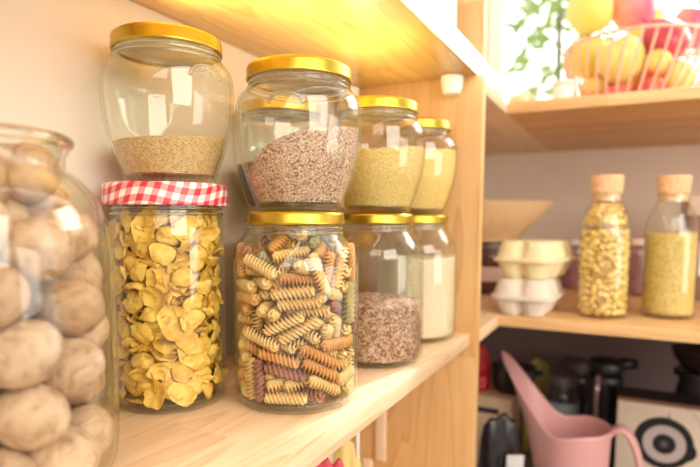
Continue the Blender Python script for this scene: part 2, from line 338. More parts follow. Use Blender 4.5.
PILE_FUSILLI = (
    '73 313 46 -118 0 100;-15 104 46 39 0 -19;1 7 46 -39 0 -19;-9 -328 46 -39 0 10;-235 -25 46 39 0 158;-103 81 139 39 0 29;31 -92 84 39 -23 -1;'
    '249 -238 46 -118 0 -21;-324 -296 46 39 0 232;-98 -220 46 -118 0 -289;108 202 138 275 0 181;394 193 46 118 0 204;156 -409 46 -118 0 -278;'
    '-70 -462 171 299 154 -2;246 -1 46 -118 0 -127;170 294 46 196 0 100;373 -238 249 131 -49 -214;375 -190 117 -112 -46 -190;-326 108 81 225 -19 -146;'
    '-188 396 46 39 0 -269;431 82 141 39 -2 -137;319 334 268 -58 117 -77;-205 -79 139 -196 0 37;-404 32 46 118 0 -140;-25 379 91 -71 -25 54;'
    '244 392 254 196 117 -58;66 320 233 134 -1 -95;-159 -440 171 119 -160 -27;-217 379 141 109 1 52;-438 34 210 284 29 151;47 -295 207 21 -57 -15;'
    '105 -335 139 197 0 115;-405 -165 139 42 7 196;26 -144 166 -50 -33 9;236 -280 156 -81 -9 117;326 59 108 50 38 187;-132 -351 176 39 23 290;'
    '-88 -372 367 -124 -53 -284;-110 175 138 -39 -314 29;174 345 171 22 -44 224;148 -410 255 79 -23 -281;-147 -213 186 -30 29 -310;'
    '-136 267 138 -144 -12 29;-262 319 238 -101 29 -224;356 -94 261 -129 -5 -237;-171 270 230 -34 -1 -212;-301 239 314 -30 21 -181;'
    '-346 -16 209 128 -23 -163;25 347 323 -181 -1 -93;-31 276 283 136 43 -86;-150 259 334 101 72 -79;-257 -262 244 -41 -5 -20;-87 443 574 181 -82 21;'
    '-31 99 283 131 10 -12;-126 -106 215 33 4 33;363 -254 365 24 48 96;-437 41 305 -109 29 149;-70 36 218 -272 24 4;-148 -161 301 189 13 23;'
    '320 5 247 -62 246 62;-366 -242 431 -42 -9 215;-327 -289 330 99 -8 231;205 68 264 46 -53 100;332 230 271 183 -110 126;-53 -435 502 -129 -288 -11;'
    '-82 -252 338 -64 -17 -305;-135 -45 288 -123 313 27;145 349 300 -136 -26 226;336 112 243 301 -65 59;273 24 332 37 44 -216;-262 26 385 -115 5 -107;'
    '-359 12 385 115 -5 207;246 366 497 211 -40 -59;86 138 369 47 3 -69;36 59 365 -190 15 -68;-330 -118 469 50 3 -92;-58 450 470 264 -83 14;'
    '123 328 394 -71 16 -69;74 -114 336 33 45 -80;100 -420 365 176 21 25;-276 248 451 52 -60 12;-303 124 484 -112 -2 31;24 -204 433 -84 6 78;'
    '303 -173 357 208 4 91;-373 -185 528 70 -10 217;-120 -38 389 -138 -1 207;145 -220 393 154 2 87;286 237 460 -94 -17 265;63 -354 486 22 -32 303;'
    '96 -267 499 -134 -286 -11;187 -185 489 -55 -29 303;13 359 493 8 275 48;432 -72 444 42 -5 -174;385 -39 537 186 -81 -97;341 -113 494 -150 -69 -88;'
    '-396 194 542 -39 -277 110;322 122 491 15 -34 -37;96 117 460 48 2 -52;56 34 454 126 14 -51;-211 -123 468 -107 4 -92;76 316 586 21 2 -19;'
    '62 238 538 -136 -2 -21;219 -241 563 231 34 -24;-171 -331 563 39 -125 -93;-298 181 579 -40 -4 157;-141 -57 477 -60 2 222;81 -55 514 -56 12 282;'
    '298 -90 584 99 31 166;-290 -169 600 34 31 48;-285 -61 647 10 290 -50;42 150 558 -100 -2 293;340 46 621 -137 32 165;-230 -250 598 -32 -32 -271;'
    '-335 -259 727 -87 -3 230;-20 65 558 -130 -11 294;156 417 683 -20 -260 -36;251 -365 591 47 -50 58;-83 -18 590 -112 299 -19;-157 403 638 -307 -94 64;'
    '-425 112 675 31 -36 -182;361 63 714 10 -27 -132;234 -15 641 -177 -1 -169;142 8 633 -108 19 -166;-415 -94 824 32 0 -126;166 316 675 23 1 -26;'
    '-74 137 661 -212 8 14;-78 44 677 23 -11 17;-133 -255 666 -91 38 -46;-172 219 658 45 13 13;-182 311 681 -17 -2 10;25 -132 665 216 -42 -16;'
    '143 -418 644 -188 -41 31;-423 -113 1010 40 0 183;-367 28 757 210 -25 182;-295 119 765 -105 -8 184;431 179 660 -16 163 -105;-68 -336 760 77 -21 190;'
    '20 -336 712 155 -1 198;96 -268 694 110 -98 166;102 430 827 117 -54 290;251 -359 801 -37 7 -254;271 -254 729 -115 -3 -251;49 -29 711 102 14 -297;'
    '-163 361 795 15 17 -302;389 -9 833 87 -24 -123;110 138 751 -146 -8 -41;-77 59 787 -34 -21 -91;-435 -50 917 38 -1 -146;238 301 769 115 1 -24;'
    '173 220 726 -281 -34 -23;-108 280 769 61 -3 16;-156 -306 843 -73 -10 -58;-112 424 1118 271 -21 26;-291 328 886 -38 -16 74;33 206 837 65 0 -1;'
    '204 -215 789 43 35 96;-438 115 1052 -193 -95 -183;-304 210 931 101 -90 266;-180 -107 788 -260 21 -6;461 78 764 -42 161 181;-224 -377 820 197 -1 261;'
    '-260 -352 915 117 2 -63;294 234 872 -100 -5 -66;340 300 946 -68 90 226;208 -386 890 -37 306 50;91 1 815 -20 6 -86;-40 299 868 93 314 4;'
    '185 418 1034 266 -114 -38;303 -49 843 88 12 -134;237 -114 894 239 18 -137;95 83 922 -8 11 -181;-160 -42 885 -139 -3 -210;226 231 957 16 -17 135;'
    '371 -271 1034 125 -118 -222;93 -249 911 92 236 34;-338 -21 905 -141 -20 -148;-177 400 1009 189 -20 43;68 -152 904 -259 -53 26;229 -315 976 156 14 98;'
    '205 -412 1215 -266 -115 43;-163 303 971 -44 32 88;24 246 949 -22 -25 99;118 75 1018 -44 -11 134;379 -151 1048 -85 -117 -77;-231 70 874 -118 -87 245;'
    '-94 240 960 113 -41 92;336 52 1032 -114 313 -22;336 -23 967 72 -39 -308;-46 -290 911 68 22 249;-64 177 1021 -115 37 -227;30 333 1183 115 263 5;'
    '154 307 1070 103 -11 261;259 -243 1061 50 -25 -151;-15 29 940 36 271 115;-38 78 1053 11 55 -219;-322 177 1127 40 -51 -194;456 -67 1074 -56 125 -175;'
    '103 -160 1032 113 59 -253;-408 170 1208 -115 -49 -197;-358 -277 1118 29 81 -92;108 447 1082 -229 -113 -22;-246 -286 1105 152 82 156;'
    '-57 -434 1085 109 38 -12;-103 -354 948 88 -4 -70;-221 287 1142 62 -70 274;-256 -45 988 8 2 -74;-71 -345 1040 24 11 17;382 -97 1175 -73 197 -78;'
    '-245 -325 1313 -35 -74 -104;-321 -157 1131 60 17 275;-109 -233 1047 61 94 110;444 120 1101 127 189 -121;-190 -215 1288 57 293 -63;'
    '-270 -81 1076 57 -1 243;-67 -136 1067 -98 6 236;199 278 1162 120 -295 36;257 -234 1177 -215 -61 2;53 -100 1137 -113 -28 -231;'
    '-58 -85 1153 -112 -61 -233;-139 119 1083 -32 37 -225;344 151 1095 -86 -135 -4;241 94 1124 -198 -2 -50;-55 45 1150 110 -2 15;'
    '-184 300 1245 -29 -27 -173;343 301 1269 59 100 -86;-49 115 1213 -47 -2 15;-127 -30 1216 28 -24 41;29 -437 1366 7 35 5;-209 151 1135 -44 -43 83;'
    '19 338 1283 242 25 -194;-277 89 1230 109 -25 -168;226 -326 1187 -156 230 8;-418 -147 1283 -172 -73 -128;-280 -13 1352 -113 26 130;'
    '92 -224 1174 55 -13 118;237 -17 1187 132 -27 200;-59 -397 1199 -26 -273 -48;-72 -91 1281 -105 -31 294;144 49 1294 -206 -19 210;'
    '250 267 1247 62 -22 177;144 -306 1237 26 0 -197;8 -354 1304 -84 304 81;3 -194 1307 155 65 -187;-89 329 1271 -6 31 139;318 -67 1260 32 -284 129;'
    '304 210 1327 -132 -297 -38;413 -142 1387 232 -19 125;-276 271 1301 47 304 111;337 83 1313 244 3 -45;140 -137 1326 -90 13 210;'
)
PILE_ELBOW = (
    '2 39 51 -23 0 -292;252 203 54 -36 -17 229;115 304 60 85 26 -55;-141 110 53 10 -20 287;-261 189 51 -23 0 97;-261 -161 51 -21 5 -164;'
    '-45 -286 51 13 12 164;65 -99 53 -72 0 -141;233 -220 53 29 15 -253;-48 -101 56 -65 -20 175;-20 291 61 124 25 -184;-134 266 51 -22 4 145;'
    '-285 55 56 128 0 5;-176 -19 51 18 -9 -263;-162 -239 54 -71 3 82;93 -275 51 19 -9 145;187 -104 51 19 -9 103;317 -67 53 29 14 131;141 -8 99 -49 102 243;'
    '-193 208 136 46 -7 207;-220 19 148 49 -9 173;-139 -131 110 -1 -35 -32;5 -190 127 -21 13 -170;52 -316 141 17 -55 51;146 -176 137 27 3 39;'
    '286 14 137 30 15 8;252 63 51 -19 9 28;24 -22 138 23 -4 -227;-302 128 152 -92 -5 -204;-319 -51 116 -124 -32 144;-228 -230 145 29 16 236;'
    '183 -274 171 -173 162 14;269 -97 162 -116 13 -18;274 133 136 -258 -11 -28;134 124 62 14 49 78;36 179 57 220 0 98;-98 4 139 -73 -6 166;'
    '-279 -118 199 73 63 44;-96 -272 144 75 22 -171;81 -99 198 -32 -8 -240;242 -187 214 136 57 -17;142 97 175 -29 -14 94;158 237 136 55 -23 126;'
    '43 254 148 -56 -2 100;-60 154 119 -5 28 197;10 68 203 66 -11 -233;-221 -212 249 -69 -8 -7;-7 -291 224 92 -37 -162;103 -224 241 129 14 121;'
    '303 -3 243 -38 -41 58;222 235 222 -27 31 -79;14 318 227 29 75 264;-89 283 152 15 48 168;-161 100 213 26 8 258;-90 -1 277 -15 -1 -203;'
    '-115 -301 254 4 -79 -29;272 -104 286 -178 -28 -14;276 111 238 -27 45 -267;100 196 243 55 -83 65;-35 179 228 15 1 100;-164 241 237 37 33 -117;'
    '-267 184 267 -76 50 -193;-159 -86 206 -44 1 -154;-155 -1 378 -46 -1 -106;13 -62 279 -46 2 74;156 0 255 27 21 279;182 101 300 44 -41 -42;'
    '6 199 325 58 -19 -238;-129 132 306 -53 -23 -52;-227 61 294 -57 -15 252;-199 -94 305 -67 -2 155;-58 -155 217 12 37 117;39 75 305 2 -4 -33;'
    '294 -5 348 -16 -43 -9;267 186 334 -101 -55 -85;136 298 319 -89 -9 -52;-78 320 299 -142 185 61;-317 9 225 29 7 115;-309 -76 315 33 4 -160;'
    '-239 -218 352 27 6 -79;235 -222 337 30 83 -236;52 -77 377 -36 3 -171;114 188 379 13 -22 187;32 304 390 67 37 -258;-167 250 350 -55 -33 270;'
    '-297 42 382 9 -17 -85;-233 -104 406 -16 -8 -6;-106 -164 325 56 -21 117;7 -195 303 2 11 -239;138 -122 313 10 54 223;-42 19 374 -94 40 -133;'
    '-87 290 433 -38 30 265;-100 156 404 -29 26 107;-248 159 371 -12 5 307;-324 -18 469 -29 -27 157;-36 -225 396 -42 3 305;22 -321 332 -12 35 1;'
    '273 -104 401 -49 28 265;154 5 362 -2 21 -131;35 106 409 55 13 -102;-208 224 456 -48 -29 -311;-264 108 462 5 -3 -80;-144 13 478 20 30 78;'
    '-124 -307 404 -82 -178 210;123 -249 362 37 14 -84;181 -152 438 -32 54 252;274 83 411 -117 10 -297;237 207 440 4 74 298;10 10 469 5 -15 226;'
    '-317 67 565 -29 43 132;-164 -130 497 245 42 -22;-198 -225 450 0 44 46;16 -323 438 25 -29 314;173 -275 471 -91 -52 34;327 -5 487 85 209 157;'
    '154 285 459 152 115 191;-139 292 533 34 14 51;-51 -93 434 -85 -14 210;-285 -164 514 134 108 209;-184 -243 555 12 50 41;64 -293 526 -37 -30 -82;'
    '73 -174 461 44 2 -124;192 -18 455 -43 12 -253;152 113 462 61 26 -183;64 200 483 -17 -33 -165;-53 174 500 -24 -15 186;127 -90 529 18 -11 209;'
    '-69 -286 528 182 44 129;20 -146 550 19 -16 -146;270 -99 511 -24 20 -60;268 102 518 -27 -1 60;95 75 544 -30 30 -191;33 322 510 -124 13 23;'
    '-161 153 520 50 73 -148;-61 71 563 -1 28 -304;-79 -65 543 17 -37 -186;7 -298 620 -19 -39 -120;234 -185 566 95 46 -60;189 17 585 21 13 -151;'
    '214 195 553 29 -16 -210;115 266 581 20 30 -175;15 195 585 -86 -18 -132;-171 16 599 -10 -30 192;-279 -56 556 -18 -29 -268;4 -24 605 -25 47 4;'
    '139 -236 583 -167 -9 233;303 -42 604 12 62 -59;292 89 620 -26 3 -64;-63 318 615 -34 -288 26;-248 170 602 -5 -15 -129;-329 29 680 135 5 -163;'
    '-285 -117 652 35 69 -38;-108 -280 636 -47 52 150;75 80 652 28 -12 -227;184 33 694 -12 -31 -302;215 199 655 6 -9 38;25 300 685 104 -56 141;'
    '-116 144 632 90 -43 -278;-255 144 704 23 10 -92;-135 -147 633 -3 -43 44;-70 -197 732 172 54 -126;22 -182 655 -32 -10 -70;-78 50 688 -30 58 21;'
    '283 114 722 58 -6 -45;126 261 692 -114 -25 93;-185 241 657 234 -73 -143;-198 -32 689 -117 14 309;-194 -135 723 41 -8 38;-219 -240 673 -85 -46 -72;'
    '138 -293 684 45 253 52;107 -60 646 21 -61 230;-24 -82 712 -25 -15 -24;8 143 706 19 -258 117;-82 252 705 1 29 -144;-237 40 767 -52 5 -6;'
    '-295 -61 773 77 -29 -40;-269 -191 803 -170 -11 222;263 -201 676 168 15 -221;215 -84 684 63 82 -86;320 -33 715 -20 47 -147;19 20 757 101 11 15;'
    '-192 260 770 31 5 -253;-270 141 811 -68 -28 -291;-169 -153 822 -15 31 -104;-133 -295 764 -29 -51 267;41 -304 734 14 56 239;136 -158 711 -47 14 254;'
    '220 9 790 12 31 102;129 137 739 -1 10 81;-103 -53 791 -5 -37 -95;-295 36 863 -16 15 -268;-278 -79 881 -14 28 -287;-16 -329 836 -125 217 16;'
    '42 -184 773 -23 -16 242;82 -65 788 49 43 12;270 -128 772 2 0 18;299 134 831 87 -18 -107;-29 327 802 88 6 0;-28 -18 869 -81 -23 -166;'
    '-296 -130 968 41 44 -111;-53 -197 845 16 -22 150;65 -235 862 2 -52 194;200 -254 799 21 -53 -241;237 195 905 -65 40 163;179 124 838 -50 -15 -84;'
    '54 234 774 23 32 -292;-80 200 793 -7 48 -127;121 166 923 -20 5 112;-201 -246 883 16 -35 212;72 -82 900 -271 -33 85;155 -130 838 17 -27 90;'
    '317 -29 836 38 -16 -200;211 238 779 -100 91 19;12 233 869 39 -5 -69;24 115 821 -38 -4 -312;-118 85 805 -162 -13 -81;88 30 864 147 80 -30;'
    '171 -272 912 17 -5 51;270 -167 875 48 -32 66;297 57 918 60 -60 38;130 304 861 133 267 -45;-73 133 902 101 -36 -170;-190 215 867 41 10 -61;'
    '-158 2 870 10 -53 38;-133 -127 917 -46 -32 -198;-17 3 970 2 1 264;202 -149 963 57 75 236;286 -54 938 36 288 -1;200 252 986 18 41 242;'
    '44 320 942 -27 -27 -17;-181 132 937 21 -57 138;-268 13 960 -8 6 -250;-150 -30 999 221 58 -34;-27 -165 947 1 -6 172;44 93 1004 1 -25 272;'
    '187 33 958 3 45 260;289 148 1039 24 122 -177;-108 303 897 17 227 8;-160 82 1025 -49 -55 312;-294 145 934 85 20 105;-210 -244 990 -8 -33 236;'
    '26 -323 968 -56 -8 -313;81 -163 974 50 -32 181;-41 -95 1039 -39 9 23;170 151 1037 8 -80 109;47 212 985 -17 69 -287;-80 212 997 63 -8 133;'
    '-189 271 974 173 -30 56;-96 -282 921 -150 30 -140;-32 -320 1092 -32 207 109;162 -265 1013 -22 3 5;123 -42 1009 134 -12 228;119 67 1083 -15 -44 250;'
    '5 195 1081 -17 9 232;-203 206 1062 -44 -12 265;-307 112 1042 223 12 -188;-191 -130 1029 88 -18 261;-93 -241 1032 21 13 97;26 -215 1060 114 35 -165;'
    '255 -85 1044 -14 -41 285;303 29 1031 5 -47 262;-82 8 1075 -122 25 -18;-94 121 1099 -17 49 -29;-298 -36 1062 26 -27 -223;-182 -67 1114 37 -29 295;'
    '-117 -178 1116 38 -12 -294;-36 -84 1145 40 -23 264;127 -157 1073 93 1 227;327 -23 1121 85 -34 157;177 278 1088 -135 -31 -53;65 -29 1116 216 -35 -86;'
    '-286 36 1139 45 -7 299;-266 -185 1099 -28 -294 -103;-219 -219 1198 43 17 293;-144 -293 1135 98 -64 -46;110 -304 1104 -29 28 -281;'
    '258 -206 1086 184 -18 -228;13 317 1039 19 22 277;-105 282 1090 113 -53 -155;-140 20 1182 4 16 99;-289 -2 1242 -204 14 -26;-145 -296 1275 134 -55 263;'
    '71 -173 1177 143 38 -154;178 -116 1159 -8 75 -55;218 17 1131 -34 -9 112;239 184 1160 -11 48 -207;57 301 1153 -38 72 -136;-173 267 1180 8 -56 102;'
    '-165 -120 1209 132 29 -20;-98 -208 1297 169 229 -44;68 -310 1202 27 6 312;181 -232 1194 40 -39 230;279 -156 1191 -12 -237 77;'
    '124 207 1158 -206 -92 103;-10 181 1181 22 -28 98;-123 144 1222 20 54 276;-252 154 1138 41 38 -78;105 -8 1220 -187 -267 -2;-39 -205 1198 9 21 -192;'
    '305 -120 1304 89 -9 125;272 -43 1219 -19 -14 -3;130 98 1190 2 -1 307;100 303 1262 -107 -33 -313;-45 305 1218 1 -70 108;-269 100 1224 -59 -7 300;'
    '-309 -94 1182 -24 -56 -131;-21 32 1180 127 -95 -151;217 -227 1325 33 -100 -95;300 76 1217 -179 27 252;203 203 1265 204 -17 134;31 100 1265 -45 23 252;'
    '-231 208 1259 77 0 26;-306 111 1330 108 -4 109;-309 -99 1306 -127 -35 153;-14 -324 1306 83 46 -32;8 -104 1282 169 72 75;298 13 1320 -163 -33 43;'
    '289 151 1324 108 -37 209;-40 224 1283 -86 283 -12;-43 32 1311 110 39 259;-173 47 1288 68 -18 167;-222 -184 1299 90 18 -230;104 -283 1346 290 21 122;'
    '46 -208 1280 -80 286 92;224 -94 1373 66 6 -171;183 58 1279 -34 -249 -60;100 197 1288 -6 -101 35;-139 181 1335 -216 -19 202;161 -95 1285 229 5 -172;'
    '-92 -56 1287 -169 118 11;'
)

# ------------------------------------------------------------------ the setting
WALL_Y = 1.65
def struct(name, bm, mat, parent=None, smooth='auto'):
    o = obj(name, bm, mat, parent, smooth=smooth)
    if not parent: o['kind'] = 'structure'
    return o
FLOOR = -.46
struct('wall_left', box((-.06, -.9, FLOOR), (0, WALL_Y+.06, 1.5)), M['wall'])
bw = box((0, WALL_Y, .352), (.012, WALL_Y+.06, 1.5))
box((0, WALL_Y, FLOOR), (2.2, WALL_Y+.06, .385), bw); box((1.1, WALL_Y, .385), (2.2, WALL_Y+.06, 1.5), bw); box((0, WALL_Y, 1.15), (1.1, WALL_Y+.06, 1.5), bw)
struct('wall_back', bw, M['wall_rear'])
struct('floor', box((-.06, -.9, FLOOR-.05), (2.2, WALL_Y+.06, FLOOR)), plain('floor_tile', (.16, .12, .10), .5))
struct('shade_panel_1', box((.0, WALL_Y-.012, FLOOR), (1.6, WALL_Y-.002, -.02)), M['recess_shade'])  # added panel that paints shade on the wall below the back shelf
# window over the top shelf
win = empty('window_1', (.56, WALL_Y+.03, .385), 'white framed window above the top shelf', 'window')
for k in ('label', 'category'): del win[k]
win['kind'] = 'structure'
fb = bmesh.new()
for lo, hi in (((-.545, -.02, 0), (-.50, .02, .765)), ((.495, -.02, 0), (.54, .02, .765)), ((-.50, -.02, 0), (.495, .02, .045)), ((-.50, -.02, .72), (.495, .02, .765))):
    box(lo, hi, fb, .003)
obj('window_frame', fb, M['white_plastic'], win, smooth='auto')
obj('window_pane', box((-.50, -.003, .045), (.495, .003, .72)), thin_glass('window_glass', refl=.02), win)

# ------------------------------------------------------------------ shelves
def board(name, lo, hi, mat, label, cat='shelf', bevel=.0015, group=None):
    c = [(lo[k]+hi[k])/2 for k in range(3)]
    o = obj(name, box([lo[k]-c[k] for k in range(3)], [hi[k]-c[k] for k in range(3)], bevel=bevel), mat, loc=c, smooth='auto')
    return tag(o, label, cat, group)
PY0, PY1 = .742, .7635
EDGE = .214
board('shelf_board', (.0005, -.35, -.018), (EDGE, PY0-.0005, 0), M['wood_y'], 'pale pine shelf board carrying the stacked glass jars', 'shelf')
board('shelf_board', (.0005, -.35, .346), (EDGE, PY0-.0005, .364), M['wood_up'], 'varnished yellow pine shelf board above the gold-lidded jars', 'shelf')
board('side_shelf_board', (.0005, PY1+.0005, -.018), (.2215, WALL_Y-.0005, 0), M['wood_y'], 'pine shelf board along the left wall under the wooden bowl', 'shelf')
board('side_shelf_board', (.0005, PY1+.0005, .346), (.2, WALL_Y-.0005, .364), M['wood_y'], 'pine shelf board along the left wall at window height', 'shelf')
board('back_shelf_board', (.222, .903, -.018), (1.55, WALL_Y-.013, 0), M['wood_x'], 'pine shelf board carrying the two corked bottles', 'shelf')
board('back_shelf_board', (.2005, 1.028, .346), (1.55, WALL_Y-.0005, .366), M['wood_x'], 'pine shelf board carrying the fruit basket by the window', 'shelf')
board('partition_panel', (.0005, PY0, FLOOR), (.2225, PY1, 1.2), M['wood_z'], 'upright pine partition panel at the end of the jar shelves', 'panel')
# a pale peg strip pair low on the partition
tag(obj('wall_batten', box((-.009, -.003, -.045), (.009, .003, .085), bevel=.0028), plain('pale_batten', (.80, .60, .40), .5), loc=(.083, PY0-.0032, -.165)), 'longer pale strip fixed low on the partition panel', 'strip', 'pale strips on the partition')
tag(obj('wall_batten', box((-.009, -.003, -.045), (.009, .003, .085), bevel=.0028), plain('pale_batten', (.80, .60, .40), .5), loc=(.061, PY0-.0032, -.295)), 'lower pale strip fixed low on the partition panel', 'strip', 'pale strips on the partition')

# LED strip along the front of the upper shelf
led = empty('light_strip', (EDGE+.0005, .22, .355), 'glowing white light strip along the front edge of the upper shelf', 'light strip')
E_LED = NT('led_diffuser'); E_LED.b.inputs['Base Color'].default_value = (1, 1, 1, 1)
E_LED.b.inputs['Emission Color'].default_value = (1, .93, .84, 1); E_LED.b.inputs['Emission Strength'].default_value = 5.0
obj('diffuser', box((.0025, -.57, -.0090), (.0115, .610, .0085), bevel=.002), E_LED.m, led)
obj('backing_rail', box((.0, -.57, -.009), (.002, .610, .010)), M['white_plastic'], led)

# white plastic shelf supports under the upper shelf
def bracket(loc, label):
    prof = [(0, -.024), (.0100, -.024), (.0125, -.0215), (.0152, -.002), (.0152, 0), (0, 0)]
    bm = lathe(chaikin(prof, 1), 24)
    for v in bm.verts:
        if v.co.y > .0095: v.co.y = .0095
    o = obj('shelf_support', bm, M['white_plastic'], loc=loc, smooth='auto')
    return tag(o, label, 'bracket', 'white shelf supports')
bracket((.184, PY0-.0097, .3458), 'white plastic shelf support at the front corner of the partition')
bracket((.03, PY0-.0097, .3458), 'white plastic shelf support close to the wall behind the jars')

# ------------------------------------------------------------------ jars
def rad(prof, z):
    if z <= prof[0][1]: return prof[0][0]
    for (r0, z0), (r1, z1) in zip(prof, prof[1:]):
        if z0 <= z <= z1 and z1 > z0: return r0+(r1-r0)*(z-z0)/(z1-z0)
    return prof[-1][0]

def vessel_bm(outer, t=.0022, floor_t=.0045, seg=80, ridge=0):
    out = chaikin(outer, 2)
    side = [p for p in out]
    zt = out[-1][1]
    inner = []
    n = 40
    for k in range(n+1):
        z = zt-.0004-(zt-.0004-floor_t)*k/n
        inner.append((max(.004, rad([q for q in out], z)-t), z))
    inner.append((inner[-1][0]-.003, floor_t-.0006)); inner.append((0, floor_t-.0002))
    prof = [(0, .0015), (outer[0][0]*.8, .0012)] + side + [(out[-1][0]-t*.5, zt+.0009)] + inner
    fn = None
    if ridge:
        def fn(r, a, z):
            if z < .014 and r > .03: r += .0007*math.sin(a*ridge)
            return r, z
    return lathe(prof, seg, fn=fn), out

def lid_bm(r, h=.0115, fn=None, seg=72):
    prof = [(r-.0022, .0018), (r-.0016, .0002), (r-.0002, .0003), (r+.0004, .0012), (r, .0024), (r, h-.0030), (r-.0006, h-.0012), (r-.0022, h), (r-.0042, h-.0002), (r-.0058, h-.0014), (r*.4, h-.0014), (0, h-.0014)]
    prof += [(0, h-.0024), (r-.004, h-.0024), (r-.0018, h-.004), (r-.0022, .0018)]
    return lathe(prof, seg)

POT = [(.0325, 0), (.0350, .001), (.0372, .006), (.0446, .026), (.0506, .046), (.0530, .072), (.0525, .087), (.0482, .0955), (.0420, .0985), (.0408, .1030), (.0418, .1055), (.0404, .1080), (.0402, .1125)]
TALL = [(.0430, 0), (.0490, .001), (.0526, .007), (.0535, .016), (.0535, .114), (.0524, .122), (.0485, .1305), (.0430, .1375), (.0398, .1415), (.0385, .1455), (.0395, .148), (.0380, .1505), (.0378, .156)]
MED = [(.0400, 0), (.0440, .001), (.0460, .006), (.0465, .014), (.0465, .138), (.0462, .148), (.0448, .156), (.0436, .161), (.0436, .1665), (.0446, .168), (.0436, .170), (.0434, .179)]
BIG = [(.0560, 0), (.0640, .001), (.0700, .008), (.0722, .020), (.0727, .05), (.0727, .120), (.0717, .142), (.0680, .158), (.0620, .1695), (.0550, .1775), (.0492, .1815), (.0480, .1825), (.0480, .1860), (.0484, .190), (.0505, .1925), (.0509, .1970), (.0498, .2005)]

def arc_bm(prof, R0=.0125, a0=0, zc=.0785, rad_=.0015):
    """raised loop pressed into the shoulder of a pot"""
    out = chaikin(prof, 2); pts = []
    for k in range(25):
        q = PI*(.02+.96*k/24)
        z = zc + R0*.75*math.sin(q); da = R0*math.cos(q)/.05
        r = rad(out, z)+.0002
        pts.append((r*math.cos(a0+da), r*math.sin(a0+da), z))
    return tube(pts, rad_, seg=8)

def jar(kind, loc, label, group=None, name='storage_jar', glass='glass', lid='gold', rz=0, arc=None, s=1.0):
    t = empty(name, loc, label, 'jar', group)
    prof, lr, lz, lh = dict(pot=(POT, .0436, .1057, .0120), tall=(TALL, .0408, .1500, .0112), med=(MED, .0502, .1650, .0180), big=(BIG, 0, 0, 0))[kind]
    bm, out = vessel_bm(prof, .003 if kind == 'big' else .0020, .006 if kind == 'big' else .0045, ridge=60 if kind == 'tall' else 0)
    obj('glass_body', bm, M[glass], t)
    if arc is not None:
        obj('embossed_loop', arc_bm(prof, a0=arc), M['solid_glass'], t)
    if kind != 'big':      # heavy foot of the pressed glass
        R0 = out[0][0]
        def rr_(z): return rad(out, z)-.0024
        obj('thick_base', lathe(chaikin([(0, .0055), (R0*.5, .0055), (rr_(.0075)-.004, .0068), (rr_(.0085), .0088), (rr_(.006), .006), (rr_(.003), .0032), (R0-.004, .0020), (0, .0022)], 1), 64), M['glass_foot'], t)
    if kind == 'big':
        obj('glass_rim', tube([(.0496*math.cos(2*PI*k/72), .0496*math.sin(2*PI*k/72), .1975) for k in range(72)], .0036, seg=12, closed=True), M['solid_glass'], t)
    if lr:
        zn = lz-.0022
        bm2 = bmesh.new()
        for zz, dr in ((zn, .0008), (zn-.0042, .0010)):
            rn = rad(out, zz)+dr-.0004; tube([(rn*math.cos(2*PI*k/64), rn*math.sin(2*PI*k/64), zz) for k in range(64)], .0011, bm2, 8, closed=True)
        obj('glass_thread', bm2, M['solid_glass'], t)
        obj('lid_liner', lathe([(0, lh-.0030), (lr-.0045, lh-.0030), (lr-.0030, lh-.0042), (lr-.0030, .0022), (lr-.0036, .0022), (lr-.0036, lh-.0048), (lr-.0048, lh-.0036), (0, lh-.0036)], 48), M['liner'], t, loc=(0, 0, lz))
        obj('lid', lid_bm(lr, lh), M[lid], t, loc=(0, 0, lz))
    return t, out

# gingham lid
g = NT('gingham_lid'); g.set(.35, spec=.4)
def gm(op, a, b=None):
    m = g.n('Math', operation=op)
    for k, v in enumerate((a, b)):
        if v is None: continue
        if hasattr(v, 'is_linked'): g.l(v, m.inputs[k])
        else: m.inputs[k].default_value = v
    return m.outputs[0]
co = g.n('TexCoord'); sp = g.n('SeparateXYZ'); g.l(co.outputs['Object'], sp.inputs[0])
ang = gm('ARCTAN2', sp.outputs[1], sp.outputs[0])
q = 1/.0105
# the cloth print runs straight over the top and is drawn down the skirt
rr = gm('SQRT', gm('ADD', gm('MULTIPLY', sp.outputs[0], sp.outputs[0]), gm('MULTIPLY', sp.outputs[1], sp.outputs[1])))
drop = gm('SUBTRACT', .019, sp.outputs[2])
ux = gm('MULTIPLY', gm('ADD', gm('MULTIPLY', ang, .0502), gm('MULTIPLY', drop, .35)), q)
uy = gm('MULTIPLY', gm('ADD', drop, gm('MULTIPLY', gm('SINE', gm('MULTIPLY', ang, 4.0)), .0030)), q)
sx = gm('GREATER_THAN', gm('FRACT', gm('ADD', ux, 50.0)), .5); sy = gm('GREATER_THAN', gm('FRACT', gm('ADD', uy, 50.2)), .5)
fac = gm('MULTIPLY', gm('ADD', sx, sy), .5)
g.l(g.ramp(fac, [(0, (.88, .84, .80)), (.5, (.80, .30, .30)), (1, (.66, .03, .06))]), g.b.inputs['Base Color'])
M['gingham'] = g.m

